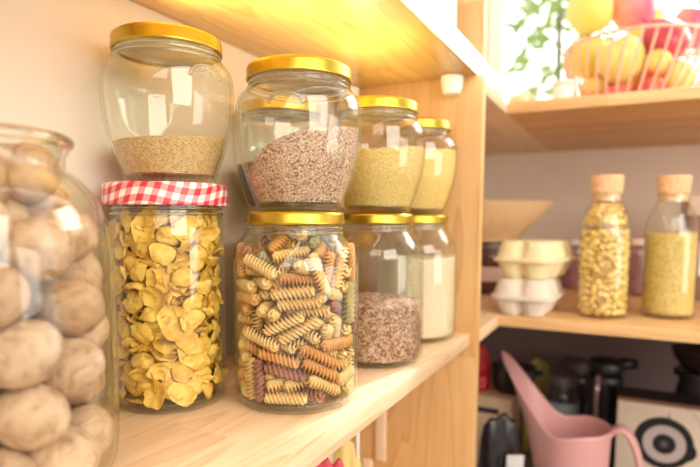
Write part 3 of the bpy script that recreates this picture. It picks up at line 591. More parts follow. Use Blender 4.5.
RH = Vector((RT.x, RT.y, 0)).normalized()      # rightwards, level
def fill(loc, prof, topfn, mat, name, label, cat, t=.0027, z0=.0072, seg=72, nr=16, nz=24):
    """a body of loose grain: fits the inside of the vessel, topfn(x, y) is its surface height"""
    out = chaikin(prof, 2); bm = bmesh.new(); cols = []
    for i in range(seg):
        a = 2*PI*i/seg; ca, sa = math.cos(a), math.sin(a); c = []
        R = .05
        for _ in range(6):
            zt = topfn(R*ca, R*sa); R = rad(out, zt)-t
        for k in range(nz+1):
            z = z0+(zt-z0)*k/nz; r = rad(out, z)-t
            c.append(bm.verts.new((r*ca, r*sa, z)))
        for k in range(1, nr):
            r = R*(1-k/nr); c.append(bm.verts.new((r*ca, r*sa, topfn(r*ca, r*sa))))
        cols.append(c)
    top = bm.verts.new((0, 0, topfn(0, 0))); bot = bm.verts.new((0, 0, z0))
    for i in range(seg):
        A, B = cols[i], cols[(i+1) % seg]
        for k in range(len(A)-1): bm.faces.new((A[k], B[k], B[k+1], A[k+1]))
        bm.faces.new((A[-1], B[-1], top)); bm.faces.new((B[0], A[0], bot))
    o = obj(name, bm, mat, loc=loc)
    return tag(o, label, cat, kind='stuff')

def slope(z, gr=0, gd=0, rough=.0015, seed=0, dome=0):
    d = Vector((AX.x, AX.y, 0)).normalized()
    def f(x, y):
        return z + gr*(x*RH.x+y*RH.y) + gd*(x*d.x+y*d.y) + rough*noise.noise(Vector((x*90+seed, y*90, seed))) - dome*(x*x+y*y)
    return f

P_WAL = (.0785, .1755, 0); P_CORN = (.055, .345, 0); P_PASTA = (.149, .398, 0)
P_CHIA = (.154, .553, 0); P_FLOUR = (.154, .685, 0); P_BACK = (.056, .515, 0)
up = lambda p, z, dx=0, dy=0: (p[0]+dx, p[1]+dy, z)
Z_T = .1614; Z_M = .1832

jar('big', P_WAL, 'large open greenish glass jar full of walnuts at the left edge', glass='glass_green', name='walnut_jar')
jar('med', P_CORN, 'glass jar of corn flakes closed with a red gingham lid', lid='gingham')
jar('tall', P_PASTA, 'gold-lidded glass jar full of spiral pasta at the shelf front')
jar('tall', P_CHIA, 'gold-lidded glass jar less than half full of reddish brown seeds')
jar('tall', P_FLOUR, 'gold-lidded glass jar of white semolina beside the partition')
jar('tall', P_BACK, 'glass jar by the wall, half hidden behind the spiral pasta jar')
P1 = up(P_CORN, Z_M, .0025, .002); P2 = up(P_PASTA, Z_T, .003, .001); P3 = up(P_CHIA, Z_T, .001); P4 = up(P_FLOUR, Z_T, -.001, -.001); P5 = up(P_BACK, Z_T)
jar('pot', P1, 'round-bellied gold-lidded jar of beige seeds on top of the gingham-lidded jar', arc=math.radians(-14))
jar('pot', P2, 'round-bellied gold-lidded jar of pinkish brown grain on top of the spiral pasta jar', arc=math.radians(-70))
jar('pot', P3, 'round-bellied gold-lidded jar of yellow grain on top of the brown seed jar', arc=math.radians(-80))
jar('pot', P4, 'round-bellied gold-lidded jar of yellow grain nearest the partition')
jar('pot', P5, 'round-bellied gold-lidded jar of dark seeds by the wall behind the front row')

def heap(x, y):
    s = x*RH.x+y*RH.y; d = Vector((AX.x, AX.y, 0)).normalized(); q = x*d.x+y*d.y
    return .071 - .044*math.exp(-max(0, s+.045)/.026) + .10*q + .0016*noise.noise(Vector((x*90, y*90, 0)))
fill(P1, POT, slope(.036, .04, .05), grain_mat('amaranth', [(.70, .42, .16), (.92, .64, .30), (.98, .78, .46)], 900), 'amaranth_seeds', 'fine beige seeds in the jar above the gingham lid', 'seeds')
fill(P2, POT, heap, grain_mat('quinoa', [(.30, .14, .09), (.66, .40, .28), (.84, .60, .46), (.92, .76, .62)], 760, bump=1), 'quinoa_grain', 'pinkish brown grain heaped to the right in the middle upper jar', 'grain')
fill(P3, POT, slope(.069, .06, .10, .004, 3), grain_mat('millet', [(.94, .60, .13), (.98, .72, .24), (.99, .82, .42)], 800), 'millet_grain', 'yellow grain in the jar above the brown seeds', 'grain')
fill(P4, POT, slope(.080, .02, .0, .002, 5), grain_mat('polenta', [(.96, .66, .18), (.99, .76, .30)], 900, bump=.4), 'polenta_grain', 'yellow meal in the upper jar nearest the partition', 'grain')
fill(P5, POT, slope(.052, 0, 0), grain_mat('dark_seed', [(.05, .03, .02), (.14, .08, .05), (.26, .16, .10)], 520), 'dark_seeds', 'dark brown seeds in the jar by the wall', 'seeds')
fill(P_CHIA, TALL, slope(.072, .0, .0, .003, 2, dome=3), grain_mat('buckwheat', [(.15, .05, .03), (.42, .20, .12), (.62, .38, .25), (.78, .58, .44)], 520, bump=1), 'buckwheat_grain', 'reddish brown grain in the low jar right of the spiral pasta', 'grain')
fill(P_FLOUR, TALL, slope(.106, .03, 0, .002, 4), grain_mat('semolina', [(.84, .70, .50), (.90, .78, .60)], 1500, bump=.2, dist=.0004), 'semolina', 'pale cream semolina in the lower jar beside the partition', 'semolina')
fill(P_BACK, TALL, slope(.128, .0, .0), grain_mat('oats', [(.60, .40, .22), (.80, .60, .40), (.86, .70, .50)], 400), 'oat_flakes', 'beige flakes in the lower jar by the wall', 'oats')

# ------------------------------------------------------------------ countable contents
def poses(s):
    rows = []
    for r in s.strip(';').split(';'):
        v = list(map(int, r.split()))
        rows.append((Vector(v[:3])*1e-4, Euler([a*.01 for a in v[3:]])))
    return rows

def near(loc, p):
    """how far a piece stands towards the camera inside its vessel"""
    d = (Vector((CAM.x, CAM.y, 0))-Vector((loc[0], loc[1], 0))).normalized()
    return p.x*d.x+p.y*d.y

def pile(rows, loc, meshes, name, label, cat, group, n_ind, rest_name, rest_label, keep, parent_z=.0045, mats=None):
    rows = [(p, e) for p, e in rows if keep(p)]
    rows.sort(key=lambda r: -(near(loc, r[0])*.6 + .55*math.hypot(r[0].x, r[0].y)))
    protos = [None]*len(meshes)
    L = Vector(loc)+Vector((0, 0, parent_z))
    rnd = random.Random(len(rows))
    rest = bmesh.new(); cnt = 0
    for i, (p, e) in enumerate(rows):
        k = rnd.randrange(len(meshes))
        if i < n_ind:
            if protos[k] is None:
                o = obj(name, meshes[k]); protos[k] = o
                tag(o, label, cat, group)
            else:
                o = protos[k].copy(); COL.objects.link(o)
            o.location = L+p; o.rotation_euler = e
        else:
            me = meshes[k].copy(); me.transform(Matrix.Translation(p) @ e.to_matrix().to_4x4()); rest.from_mesh(me); bpy.data.meshes.remove(me); cnt += 1
    if cnt:
        me = bpy.data.meshes.new(rest_name); rest.to_mesh(me)
        for p in me.polygons: p.use_smooth = True
        o = obj(rest_name, me, meshes[0].materials[0], loc=L); tag(o, rest_label, cat, kind='stuff')
    rest.free()

def as_mesh(bm, mat, name):
    bmesh.ops.recalc_face_normals(bm, faces=bm.faces)
    me = bpy.data.meshes.new(name); bm.to_mesh(me); bm.free()
    for p in me.polygons: p.use_smooth = True
    me.materials.append(mat); return me

# walnuts
t = NT('walnut_shell'); t.set(.55, spec=.4)
n1 = t.n('TexNoise'); n1.inputs['Scale'].default_value = 75; n1.inputs['Detail'].default_value = 5; n1.inputs['Distortion'].default_value = 1.2; t.l(t.coord(), n1.inputs[0])
oi = t.n('ObjectInfo'); tone = t.ramp(oi.outputs['Random'], [(0, (.74, .66, .58)), (1, (1, 1, 1))])
t.l(t.mix(1, t.ramp(n1.outputs[0], [(.25, (.32, .18, .11)), (.45, (.62, .43, .31)), (.75, (.76, .58, .46))]), tone, 'MULTIPLY'), t.b.inputs['Base Color'])
t.bump(n1.outputs[0], .55, .003); WAL = t.m
def walnut(seed):
    bm = bmesh.new(); bmesh.ops.create_icosphere(bm, subdivisions=4, radius=1)
    for v in bm.verts:
        d = v.co.normalized(); s = Vector((seed*7.1, 0, 0))
        r = 1 + .035*noise.noise(d*2.2+s) + .034*noise.noise(d*5.5+s) + .05*math.exp(-(d.y/.055)**2) - .02*math.exp(-(d.y/.16)**2)
        r += .06*max(0, d.x)**10
        v.co = Vector((d.x*.0188, d.y*.0171, d.z*.0168))*r
    return as_mesh(bm, WAL, 'walnut')
BIGS = chaikin(BIG, 2)
def into_shoulder(p):
    k = min(1, max(.3, (rad(BIGS, min(.182, p.z+.013+.0062))-.0195)/(.0727-.0195))) if p.z > .09 else 1
    return Vector((p.x*k, p.y*k, p.z))
pile([(into_shoulder(p), e) for p, e in poses(PILE_WALNUT)], P_WAL, [walnut(k) for k in range(4)], 'walnut', 'whole brown walnut in its shell inside the large glass jar', 'walnut', 'walnuts in the large jar', 80, 'x', 'x',
     lambda p: p.z < .178, .0062)

# corn flakes
t = NT('corn_flake_crust'); t.set(.5, spec=.35)
n1 = t.n('TexNoise'); n1.inputs['Scale'].default_value = 160; n1.inputs['Detail'].default_value = 3; t.l(t.coord(), n1.inputs[0])
oi = t.n('ObjectInfo'); tone = t.ramp(oi.outputs['Random'], [(0, (.86, .74, .55)), (.5, (1, .96, .9)), (1, (1, 1, 1))])
t.l(t.mix(1, t.ramp(n1.outputs[0], [(.3, (.76, .45, .06)), (.5, (.90, .61, .12)), (.75, (.94, .71, .22))]), tone, 'MULTIPLY'), t.b.inputs['Base Color'])
t.b.inputs['Subsurface Weight'].default_value = .0
t.bump(n1.outputs[0], .4, .0008); FLK = t.m
def flake(seed):
    bm = bmesh.new(); NR, NA = 6, 22; s = Vector((seed*5.3, 1.7, 0)); rnd = random.Random(seed)
    cup = rnd.uniform(.16, .38); fold = rnd.uniform(-.35, .35)
    layers = []
    for side in (1, -1):
        rings = [[bm.verts.new((0, 0, side*.0005))]]
        for j in range(1, NR+1):
            q = j/NR; ring = []
            for i in range(NA):
                a = 2*PI*i/NA; d = Vector((math.cos(a), math.sin(a), 0))
                edge = .98+.26*noise.noise(d*1.3+s)+.13*noise.noise(d*3.6+s)
                x, y = d.x*q*edge*.0114, d.y*q*edge*.0092
                z = (cup*(q*q)+fold*q*q*d.x*d.x)*.012 + (.0030*noise.noise(Vector((x*150, y*150, seed*3.)))+.0013*noise.noise(Vector((x*420, y*420, seed*3.))))*min(1, q*1.6)
                th = .00055*(1-q**4)
                ring.append(bm.verts.new((x, y, z-.0018+side*th)))
            rings.append(ring)
        layers.append(rings)
    for rings in layers:
        for A, B in zip(rings, rings[1:]):
            for i in range(NA):
                j = (i+1) % NA
                if len(A) == 1: bm.faces.new((A[0], B[i], B[j]))
                else: bm.faces.new((A[i], A[j], B[j], B[i]))
    A, B = layers[0][-1], layers[1][-1]
    for i in range(NA): bm.faces.new((A[i], A[(i+1) % NA], B[(i+1) % NA], B[i]))
    return as_mesh(bm, FLK, 'corn_flake')
frows = []
rnd = random.Random(9)
for p, e in poses(PILE_FLAKE):
    r = math.hypot(p.x, p.y)
    if r > .0305 and rnd.random() < .62:
        a = math.atan2(p.y, p.x); rn = .0392+rnd.uniform(-.0015, .0004)
        p = Vector((rn*math.cos(a), rn*math.sin(a), max(p.z, .0105)))
        out_ = Vector((math.cos(a)+rnd.uniform(-.22, .22), math.sin(a)+rnd.uniform(-.22, .22), rnd.uniform(-.38, .38))).normalized()
        e = (out_.to_track_quat('-Z' if rnd.random() < .5 else 'Z', 'Y').to_matrix() @ Matrix.Rotation(rnd.uniform(0, 6.28), 3, 'Z')).to_euler()
    frows.append((p, e))
for p, e in poses(PILE_FLAKE):
    q = Vector((-p.y, p.x, 0))*.72; frows.append((Vector((q.x, q.y, min(.150, p.z+.004))), e))
for p, e in poses(PILE_FLAKE):
    q = Vector((-p.x, -p.y, 0))*.86; frows.append((Vector((q.x, q.y, min(.150, p.z+.009))), e))
pile(frows, P_CORN, [flake(k) for k in range(9)], 'corn_flake', 'curled golden corn flake inside the gingham-lidded jar', 'corn flake', 'corn flakes in the jar', 300,
     'corn_flakes', 'golden corn flakes deeper inside the gingham-lidded jar', lambda p: p.z < .151)

# spiral pasta
def pasta_mat(name, a, b):
    t = NT(name); t.set(.42, spec=.4)
    nz = t.n('TexNoise'); nz.inputs['Scale'].default_value = 120; t.l(t.coord(), nz.inputs[0])
    oi = t.n('ObjectInfo'); tone = t.ramp(oi.outputs['Random'], [(0, (.84, .80, .72)), (1, (1, 1, 1))])
    t.l(t.mix(1, t.ramp(nz.outputs[0], [(.3, a), (.7, b)]), tone, 'MULTIPLY'), t.b.inputs['Base Color'])
    return t.m
def fusillo(mat, turns, L=.034):
    bm = bmesh.new(); NL, NA = 56, 18; rings = []
    for i in range(NL+1):
        u = i/NL; x = (u-.5)*L; tw = 2*PI*turns*u; end = min(1, .7+6*min(u, 1-u))
        ring = []
        for k in range(NA):
            a = 2*PI*k/NA; r = (.0014+.0040*(.5+.5*math.cos(3*a))**1.3)*end
            ring.append(bm.verts.new((x, r*math.cos(a+tw), r*math.sin(a+tw))))
        rings.append(ring)
    for A, B in zip(rings, rings[1:]):
        for k in range(NA): bm.faces.new((A[k], A[(k+1) % NA], B[(k+1) % NA], B[k]))
    bm.faces.new(rings[0][::-1]); bm.faces.new(rings[-1])
    return as_mesh(bm, mat, 'spiral_pasta')
cream = pasta_mat('durum_pasta', (.86, .58, .22), (.94, .71, .36)); orange = pasta_mat('tomato_pasta', (.74, .34, .10), (.86, .48, .18)); beet = pasta_mat('beetroot_pasta', (.34, .13, .10), (.50, .22, .16)); green = pasta_mat('spinach_pasta', (.48, .44, .20), (.62, .56, .28))
TALLS = chaikin(TALL, 2)
rows = poses(PILE_FUSILLI)
def in_tall(p): return math.hypot(p.x, p.y) < rad(TALLS, p.z+.009)-.0165 if p.z > .112 else True
rows = [r for r in rows if in_tall(r[0])]
rnd = random.Random(5); rnd.shuffle(rows); nn = len(rows)
cuts = [(cream, 0, .63, 'cream', 3.2), (orange, .63, .91, 'orange', 3.2), (beet, .91, .96, 'dark red', 2.4), (green, .96, 1.0, 'greenish', 2.5)]
for mat, lo, hi, word, tr in cuts:
    sub = rows[int(lo*nn):int(hi*nn)]
    pile(sub, P_PASTA, [fusillo(mat, tr), fusillo(mat, tr+.25)], 'spiral_pasta', '%s pasta spiral inside the front gold-lidded jar' % word, 'pasta', '%s pasta spirals in the jar' % word, 300, 'x', 'x', lambda p: True, .0088)

# light settings
WR, WS = .85, 3.6
EXPO, GAMMA = -.06, 1.05
LAMPS = [
 ('room_window_light', (1.75, -.35, .75), (.15, .45, .12), 1.1, 1.2, 30, (1, .92, .81)),
 ('room_bounce_light', (.75, -1.1, 1.0), (.15, .5, .1), 1.2, .9, 12, (1, .88, .74)),
 ('garden_window_light', (.9, 1.60, .85), (.25, .75, .30), .7, .5, 9, (1, .97, .92)),
 # added lamps imitating light thrown up off the gold lids onto the shelf above
 ('lid_glint_fill', (.150, .400, .288), (.165, .43, .346), .08, .03, .18, (1, .80, .40)),
 ('lid_glint_fill', (.155, .553, .288), (.165, .56, .346), .08, .03, .15, (1, .80, .40)),
 ('lid_glint_fill', (.055, .345, .310), (.10, .36, .346), .08, .03, .16, (1, .80, .40)),
 ('lid_bounce_fill', (.13, .40, .297), (.13, .4001, .346), .10, .62, .34, (1, .82, .45)),
 ('shelf_side_fill', (1.7, .55, .15), (.5, 1.4, .12), .7, .5, 5, (1, .91, .80)),  # added fill lamp, brightens the things on the back shelf
]

# ------------------------------------------------------------------ the corner shelf: bottles, cartons, bowl
def ground(x, y, w, z=0):
    p = at(x, y, w); return Vector((p.x, p.y, z))

BOT = [(.034, 0), (.0395, .001), (.0415, .006), (.0417, .016), (.0417, .128), (.0414, .140), (.0395, .152), (.0350, .168), (.0290, .180), (.0256, .187), (.0244, .193), (.0244, .200)]
BOT = [(r*.94, z*.985) for r, z in BOT]
B1 = ground(601.5, 310, .892); B2 = ground(667, 310, .892)
def bottle(loc, label):
    t = empty('corked_bottle', loc, label, 'bottle')
    bm, out = vessel_bm(BOT, .002, .005, 56); obj('glass_body', bm, M['glass'], t)
    obj('cork_stopper', lathe([(r*.96, z) for r, z in [(0, 0), (.0215, 0), (.0218, .003), (.0218, .012), (.0240, .0125), (.0258, .038), (.0250, .0405), (0, .0408)]], 40), M['cork'], t, loc=(0, 0, .186), smooth='auto')
    return out
bout = bottle(B1, 'corked glass bottle filled to the neck with yellow pasta')
bottle(B2, 'corked glass bottle two thirds full of greenish grain')
elb = pasta_mat('yellow_pasta', (.96, .64, .17), (.99, .76, .30))
def elbow(seed):
    pts = []; rads = []
    for k in range(11):
        a = -.95+1.9*k/10; pts.append((.0088*math.sin(a), 0, .0088*math.cos(a)-.0068)); rads.append(.0048)
    bm = tube(pts, rads, seg=12, cap=False)
    bm2 = tube(pts, [r*.7 for r in rads], seg=12, cap=False)
    me = bpy.data.meshes.new('t'); bm2.to_mesh(me); bm2.free(); bm.from_mesh(me); bpy.data.meshes.remove(me)
    bm.verts.ensure_lookup_table(); n = 11*12
    for base in (0, 10*12):
        for k in range(12): bm.faces.new([bm.verts[i] for i in (base+k, base+(k+1) % 12, n+base+(k+1) % 12, n+base+k)])
    return as_mesh(bm, elb, 'elbow_pasta')
erows = [(Vector((p.x*.93, p.y*.93, p.z)), e) for p, e in poses(PILE_ELBOW)]
top = max(p.z for p, e in erows)
erows += [(Vector((p.x, p.y, p.z+top+.004)), e) for p, e in erows if p.z+top+.004 < .185]
erows += [(Vector((-p.y*.6, p.x*.6, p.z)), e) for p, e in erows]
def shoulder(p):
    k = (rad(bout, p.z+.012)-.0075)/(.0392-.0075) if p.z > .115 else 1
    return Vector((p.x*k, p.y*k, p.z))
erows = [(shoulder(p), e) for p, e in erows]
def in_bot(p): return p.z < .174 and math.hypot(p.x, p.y) < rad(bout, p.z+.012)-.0068
pile(erows, B1, [elbow(0)], 'elbow_pasta', 'short yellow pasta piece inside the left corked bottle', 'pasta', 'yellow pasta in the corked bottle', 170, 'elbow_pasta_pile', 'short yellow pasta deeper inside the left corked bottle', in_bot)
fill(B2, BOT, slope(.136, .04, 0, .002, 8), grain_mat('split_peas', [(.62, .44, .10), (.80, .60, .18), (.88, .70, .28)], 420, bump=.7), 'split_peas', 'greenish yellow grain in the right corked bottle', 'grain')

def egg_carton(loc, rz, mat, label):
    t = empty('egg_carton', loc, label, 'egg carton', None, rz); t.scale = (.96, .96, .90)
    W, Ln = .050, .076      # half sizes
    def ring(sc, z, notch, flat=0):
        out = []
        N = 120
        for i in range(N):
            a = 2*PI*i/N; c, s = math.cos(a), math.sin(a)
            k = (abs(c)**5+abs(s)**5)**(-1/5); x, y = c*k, s*k
            dx = notch*math.exp(-(x/.20)**2) if abs(y) > abs(x) else 0
            dy = notch*(math.exp(-((y-.34)/.13)**2)+math.exp(-((y+.34)/.13)**2)) if abs(x) >= abs(y) else 0
            out.append((x*(1-dy)*W*sc, y*(1-dx*.7)*Ln*(sc if sc > 1 else .5+.5*sc), z))
        return out
    def loft(rs):
        bm = bmesh.new(); R = [[bm.verts.new(p) for p in r] for r in rs]
        for A, B in zip(R, R[1:]):
            for i in range(len(A)): bm.faces.new((A[i], A[(i+1) % len(A)], B[(i+1) % len(A)], B[i]))
        bm.faces.new(R[0][::-1]); bm.faces.new(R[-1]); return bm
    obj('carton_tray', loft([ring(.66, 0, .34), ring(.74, .002, .32), ring(.86, .016, .20), ring(.97, .029, .06), ring(1.08, .031, .0), ring(1.08, .0335, .0)]), mat, t, smooth='auto')
    obj('carton_lid', loft([ring(1.08, .0337, .0), ring(1.08, .036, .0), ring(1.0, .0375, .05), ring(.93, .052, .16), ring(.86, .063, .20), ring(.78, .0665, .16), ring(.70, .067, .10)]), mat, t, smooth='auto')
    return t
pulp_y = plain('yellow_pulp', (.86, .74, .44), .85, var=.06, scale=120, bump=.15); pulp_w = plain('grey_pulp', (.74, .66, .56), .85, var=.06, scale=120, bump=.15)
EC = ground(529, 300, .938)
egg_carton(EC, math.radians(-4), pulp_w, 'greyish white egg carton on the shelf under the yellow one')
egg_carton(EC+Vector((.009, -.002, .0608)), math.radians(-12), pulp_y, 'pale yellow egg carton stacked on the white carton')

# wooden bowl on a dark-lidded jar
BW = ground(491, 240, 1.17)
t = empty('preserve_jar', BW, 'dark preserve jar with pale label carrying the wooden bowl', 'jar')
obj('glass_body', lathe(chaikin([(0, 0), (.040, 0), (.044, .004), (.045, .012), (.045, .075), (.043, .085), (.038, .092), (.038, .098)], 2), 48), plain('dark_preserve', (.10, .035, .035), .12), t)
obj('lid', lid_bm(.041, .013, seg=48), plain('brown_lid', (.16, .10, .09), .35), t, loc=(0, 0, .096))
lb = lathe([(.0454, .028), (.0454, .058)], 48); obj('paper_label', lb, plain('paper_label', (.72, .55, .50), .7), t, loc=(0, 0, 0))
bowl = lathe(chaikin([(0, .004), (.046, .004), (.047, 0), (.052, 0), (.054, .006), (.074, .024), (.100, .051), (.122, .079), (.124, .081), (.121, .0815), (.096, .053), (.068, .026), (.046, .012), (0, .010)], 2), 96)
tag(obj('wooden_bowl', bowl, wood('bowl_wood', 'z', light=(.96, .74, .44), dark=(.84, .60, .32), stave=.3, seed=4), loc=BW+Vector((0, 0, .1105))), 'wide pale wooden bowl behind the egg cartons', 'bowl')

def small_jar(loc, h, r, c, lidc, label, group=None):
    t = empty('preserve_jar', loc, label, 'jar', group)
    obj('glass_body', lathe(chaikin([(0, 0), (r*.85, 0), (r, .004), (r, .02), (r, h*.74), (r*.93, h*.82), (r*.82, h*.88), (r*.82, h*.9)], 2), 40), plain('preserve', c, .15, var=.25, scale=60), t)
    obj('lid', lid_bm(r*.88, h*.12, seg=40), plain('jar_cap', lidc, .35), t, loc=(0, 0, h*.885))
small_jar(ground(548, 270, 1.33), .105, .040, (.34, .14, .12), (.62, .52, .50), 'preserve jar with greyish lid behind the egg cartons')
small_jar(ground(573, 270, 1.27), .112, .034, (.22, .09, .10), (.50, .42, .40), 'dark red preserve jar left of the pasta bottle')
small_jar(ground(634, 270, 1.16), .118, .036, (.20, .08, .07), (.55, .40, .30), 'dark red preserve jar between the two corked bottles')
small_jar(ground(610, 270, 1.36), .110, .038, (.20, .10, .08), (.45, .36, .32), 'dark preserve jar behind the pasta bottle')
# cardboard box at the right edge
cb = ground(712, 270, 1.10)
t = empty('cardboard_box', cb, 'beige lidded cardboard box behind the right corked bottle', 'box')
obj('box_body', box((-.05, -.07, 0), (.14, .09, .165), bevel=.002), plain('brown_card', (.26, .15, .10), .8), t, smooth='auto')
obj('box_lid', box((-.053, -.073, .1655), (.143, .093, .203), bevel=.002), plain('beige_card', (.66, .52, .42), .8), t, smooth='auto')
obj('box_label', box((-.030, -.0712, .05), (.06, -.0702, .115)), plain('label_paper', (.82, .76, .70), .7), t, smooth=False)

# ------------------------------------------------------------------ fruit basket by the window
ZS = .366
FB = ground(634, 90, 1.165, ZS)
t = empty('wire_fruit_basket', FB, 'round pinkish wire basket heaped with fruit on the top shelf', 'basket')
WIRE = plain('rose_wire', (.88, .50, .40), .35, spec=.6)
RB, RR, HB = .088, .141, .148
def bprof(u): return RB+(RR-RB)*math.sin(u*PI/2)**.9, .004+HB*u**1.15
def ringpts(r, z, n=72): return [(r*math.cos(2*PI*k/n), r*math.sin(2*PI*k/n), z) for k in range(n)]
obj('rim_wire', tube(ringpts(RR, HB+.004), .0034, closed=True), WIRE, t)
bm = tube(ringpts(RB, .0036), .003, closed=True)
for k in range(5):
    a = PI*k/5; tube([(RB*math.cos(a), RB*math.sin(a), .0036), (-RB*math.cos(a), -RB*math.sin(a), .0036)], .0018, bm)
obj('base_ring', bm, WIRE, t)
for k in range(36):
    a = 2*PI*k/36
    pts = []
    for j in range(13):
        r, z = bprof(j/12); pts.append((r*math.cos(a+.25*j/12), r*math.sin(a+.25*j/12), z))
    obj('wire_rib', tube(pts, .0024, seg=6), WIRE, t)

def fruit_mat(name, a, b, blush):
    t = NT(name); t.set(.32, spec=.5)
    co = t.coord(); nz = t.n('TexNoise'); nz.inputs['Scale'].default_value = 14; nz.inputs['Detail'].default_value = 3; t.l(co, nz.inputs[0])
    gr = t.n('TexGradient'); t.l(t.coord(scale=(9, 9, 9), loc=(.5, 0, 0)), gr.inputs[0])
    m = t.n('Math', operation='ADD'); m2 = t.n('Math', operation='MULTIPLY'); m2.inputs[1].default_value = .6
    t.l(nz.outputs[0], m2.inputs[0]); t.l(gr.outputs[0], m.inputs[0]); t.l(m2.outputs[0], m.inputs[1])
    t.l(t.ramp(m.outputs[0], [(max(0, blush-.15), a), (min(1, blush+.15), b)]), t.b.inputs['Base Color'])
    return t.m
YEL = fruit_mat('yellow_skin', (.82, .68, .14), (.78, .73, .24), .8); RED = fruit_mat('red_skin', (.80, .30, .12), (.52, .05, .10), .55)
MIX = fruit_mat('blush_skin', (.92, .68, .16), (.70, .16, .14), .8); PNK = fruit_mat('pink_skin', (.80, .36, .34), (.58, .14, .24), .7)
STEM = plain('fruit_stem', (.10, .06, .03), .8)
def apple_bm(r, kind):
    if kind == 'apple': p = [(0, -.78), (.20, -.90), (.45, -.93), (.75, -.72), (.98, -.15), (1.0, .25), (.82, .70), (.50, .88), (.22, .82), (.06, .66), (0, .60)]
    else: p = [(0, -.95), (.40, -.94), (.80, -.65), (.98, -.1), (.90, .40), (.62, .85), (.30, 1.12), (.10, 1.20), (0, 1.18)]
    return lathe([(a*r, b*r) for a, b in chaikin(p, 2)], 40)
# x, y, diameter in the photo, depth, shape, skin, tilt, label
FR = [
 (613, 60, 48, 1.085, 'apple', YEL, (.5, .3), 'large yellow apple at the front left of the basket'),
 (576, 54, 44, 1.14, 'apple', YEL, (.2, -.5), 'yellow apple at the far left of the basket, in the window glare'),
 (592, 20, 46, 1.15, 'apple', YEL, (-.3, .2), 'yellow apple on the top left of the heap'),
 (632, 8, 46, 1.15, 'apple', PNK, (.2, -.4), 'rosy pink apple on top of the heap, cut by the frame'),
 (664, 44, 46, 1.085, 'pear', RED, (.3, .6), 'dark red mango behind the wires on the right'),
 (644, 62, 26, 1.06, 'apple', MIX, (.3, .2), 'small orange fruit left of the dark red mango'),
 (675, 78, 34, 1.08, 'apple', YEL, (.8, .2), 'yellow fruit low at the right of the basket'),
 (647, 88, 32, 1.08, 'apple', RED, (.4, .5), 'small red fruit low at the front of the basket'),
 (612, 98, 32, 1.10, 'apple', MIX, (.2, .1), 'blushed fruit under the large yellow apple'),
 (582, 90, 28, 1.13, 'apple', MIX, (.1, .8), 'blushed fruit low at the left of the basket'),
 (690, 28, 44, 1.22, 'apple', PNK, (.2, .3), 'mauve pink fruit at the right rim of the basket'),
 (600, 86, 34, 1.20, 'apple', RED, (.1, .4), 'red fruit deep behind the large yellow apple'),
 (632, 82, 36, 1.17, 'apple', MIX, (.3, .1), 'blushed fruit deep in the middle of the heap'),
 (662, 74, 36, 1.20, 'apple', PNK, (.2, .6), 'pink fruit deep behind the low yellow fruit'),
 (650, 28, 42, 1.25, 'apple', YEL, (.4, .3), 'yellow fruit behind the dark red mango'),
]
# settle the heap: push fruit apart and keep it inside the wires
bal = [[at(x, y, w), d/2*w/F_PX*.96] for x, y, d, w, *_ in FR]
for _ in range(45):
    for i in range(len(bal)):
        for j in range(i):
            v = bal[i][0]-bal[j][0]; need = (bal[i][1]+bal[j][1])*.98; L = v.length
            if L < need:
                v = v.normalized()*(need-L)*.5; bal[i][0] = bal[i][0]+v; bal[j][0] = bal[j][0]-v
        p, r = bal[i]; q = p-FB
        q.z = max(q.z, r+.006)
        u = min(1, max(0, (q.z-.004)/HB))**(1/1.15); lim = bprof(u)[0]-r-.004
        hr = math.hypot(q.x, q.y)
        if q.z < HB+.01 and hr > lim > 0: q.x *= lim/hr; q.y *= lim/hr
        bal[i][0] = FB+q
for (x, y, d, w, kind, mat, tilt, label), (P_, r) in zip(FR, bal):
    t = empty('mango' if 'mango' in label else 'apple' if 'apple' in label else 'fruit', P_, label, 'fruit', 'fruit heaped in the basket')
    t.rotation_euler = (tilt[0], tilt[1], x*.1)
    obj('fruit_flesh', apple_bm(r, kind), mat, t)
    zt = .60*r if kind == 'apple' else 1.16*r
    obj('stem', tube([(0, 0, zt-.002), (.001, 0, zt+r*.18), (.003, .001, zt+r*.38)], [.0012, .0011, .0016], seg=8), STEM, t)
# white beaker, small tumbler and a blue tin beside the basket
CP = ground(571, 90, 1.08, ZS)
t = empty('white_beaker', CP+Vector((-.012, -.012, 0)), 'small white beaker left of the fruit basket', 'beaker')
obj('beaker_wall', lathe(chaikin([(0, .002), (.016, .001), (.018, .003), (.0205, .058), (.0198, .060), (.0185, .058), (.0165, .006), (0, .005)], 1), 40), M['white_plastic'], t)
obj('rim_band', lathe([(.0206, .050), (.0213, .0505), (.0214, .0555), (.0206, .056)], 40), plain('pink_band', (.86, .62, .56), .4), t)
TB = ground(522, 90, 1.12, ZS)
t = empty('glass_tumbler', TB, 'clear glass tumbler in the glare beside the window', 'glass')
obj('glass_wall', lathe(chaikin([(0, .001), (.026, .001), (.028, .004), (.033, .085), (.0315, .085), (.0265, .008), (0, .008)], 1), 48), M['glass'], t)
obj('contents', lathe(chaikin([(0, .0085), (.0255, .0085), (.0275, .04), (.010, .046), (0, .046)], 1), 40), plain('biscuit', (.86, .66, .36), .7, var=.2), t)
BT = ground(701, 80, 1.20, ZS)
t = empty('blue_tin', BT+Vector((.012, .0, 0)), 'small blue tin at the right edge beside the fruit basket', 'tin')
obj('tin_body', lathe([(0, 0), (.026, 0), (.027, .002), (.027, .075), (0, .075)], 40), plain('blue_print', (.08, .16, .50), .35), t, smooth='auto')
obj('tin_lid', lid_bm(.0275, .012, seg=40), M['white_plastic'], t, loc=(0, 0, .0752))
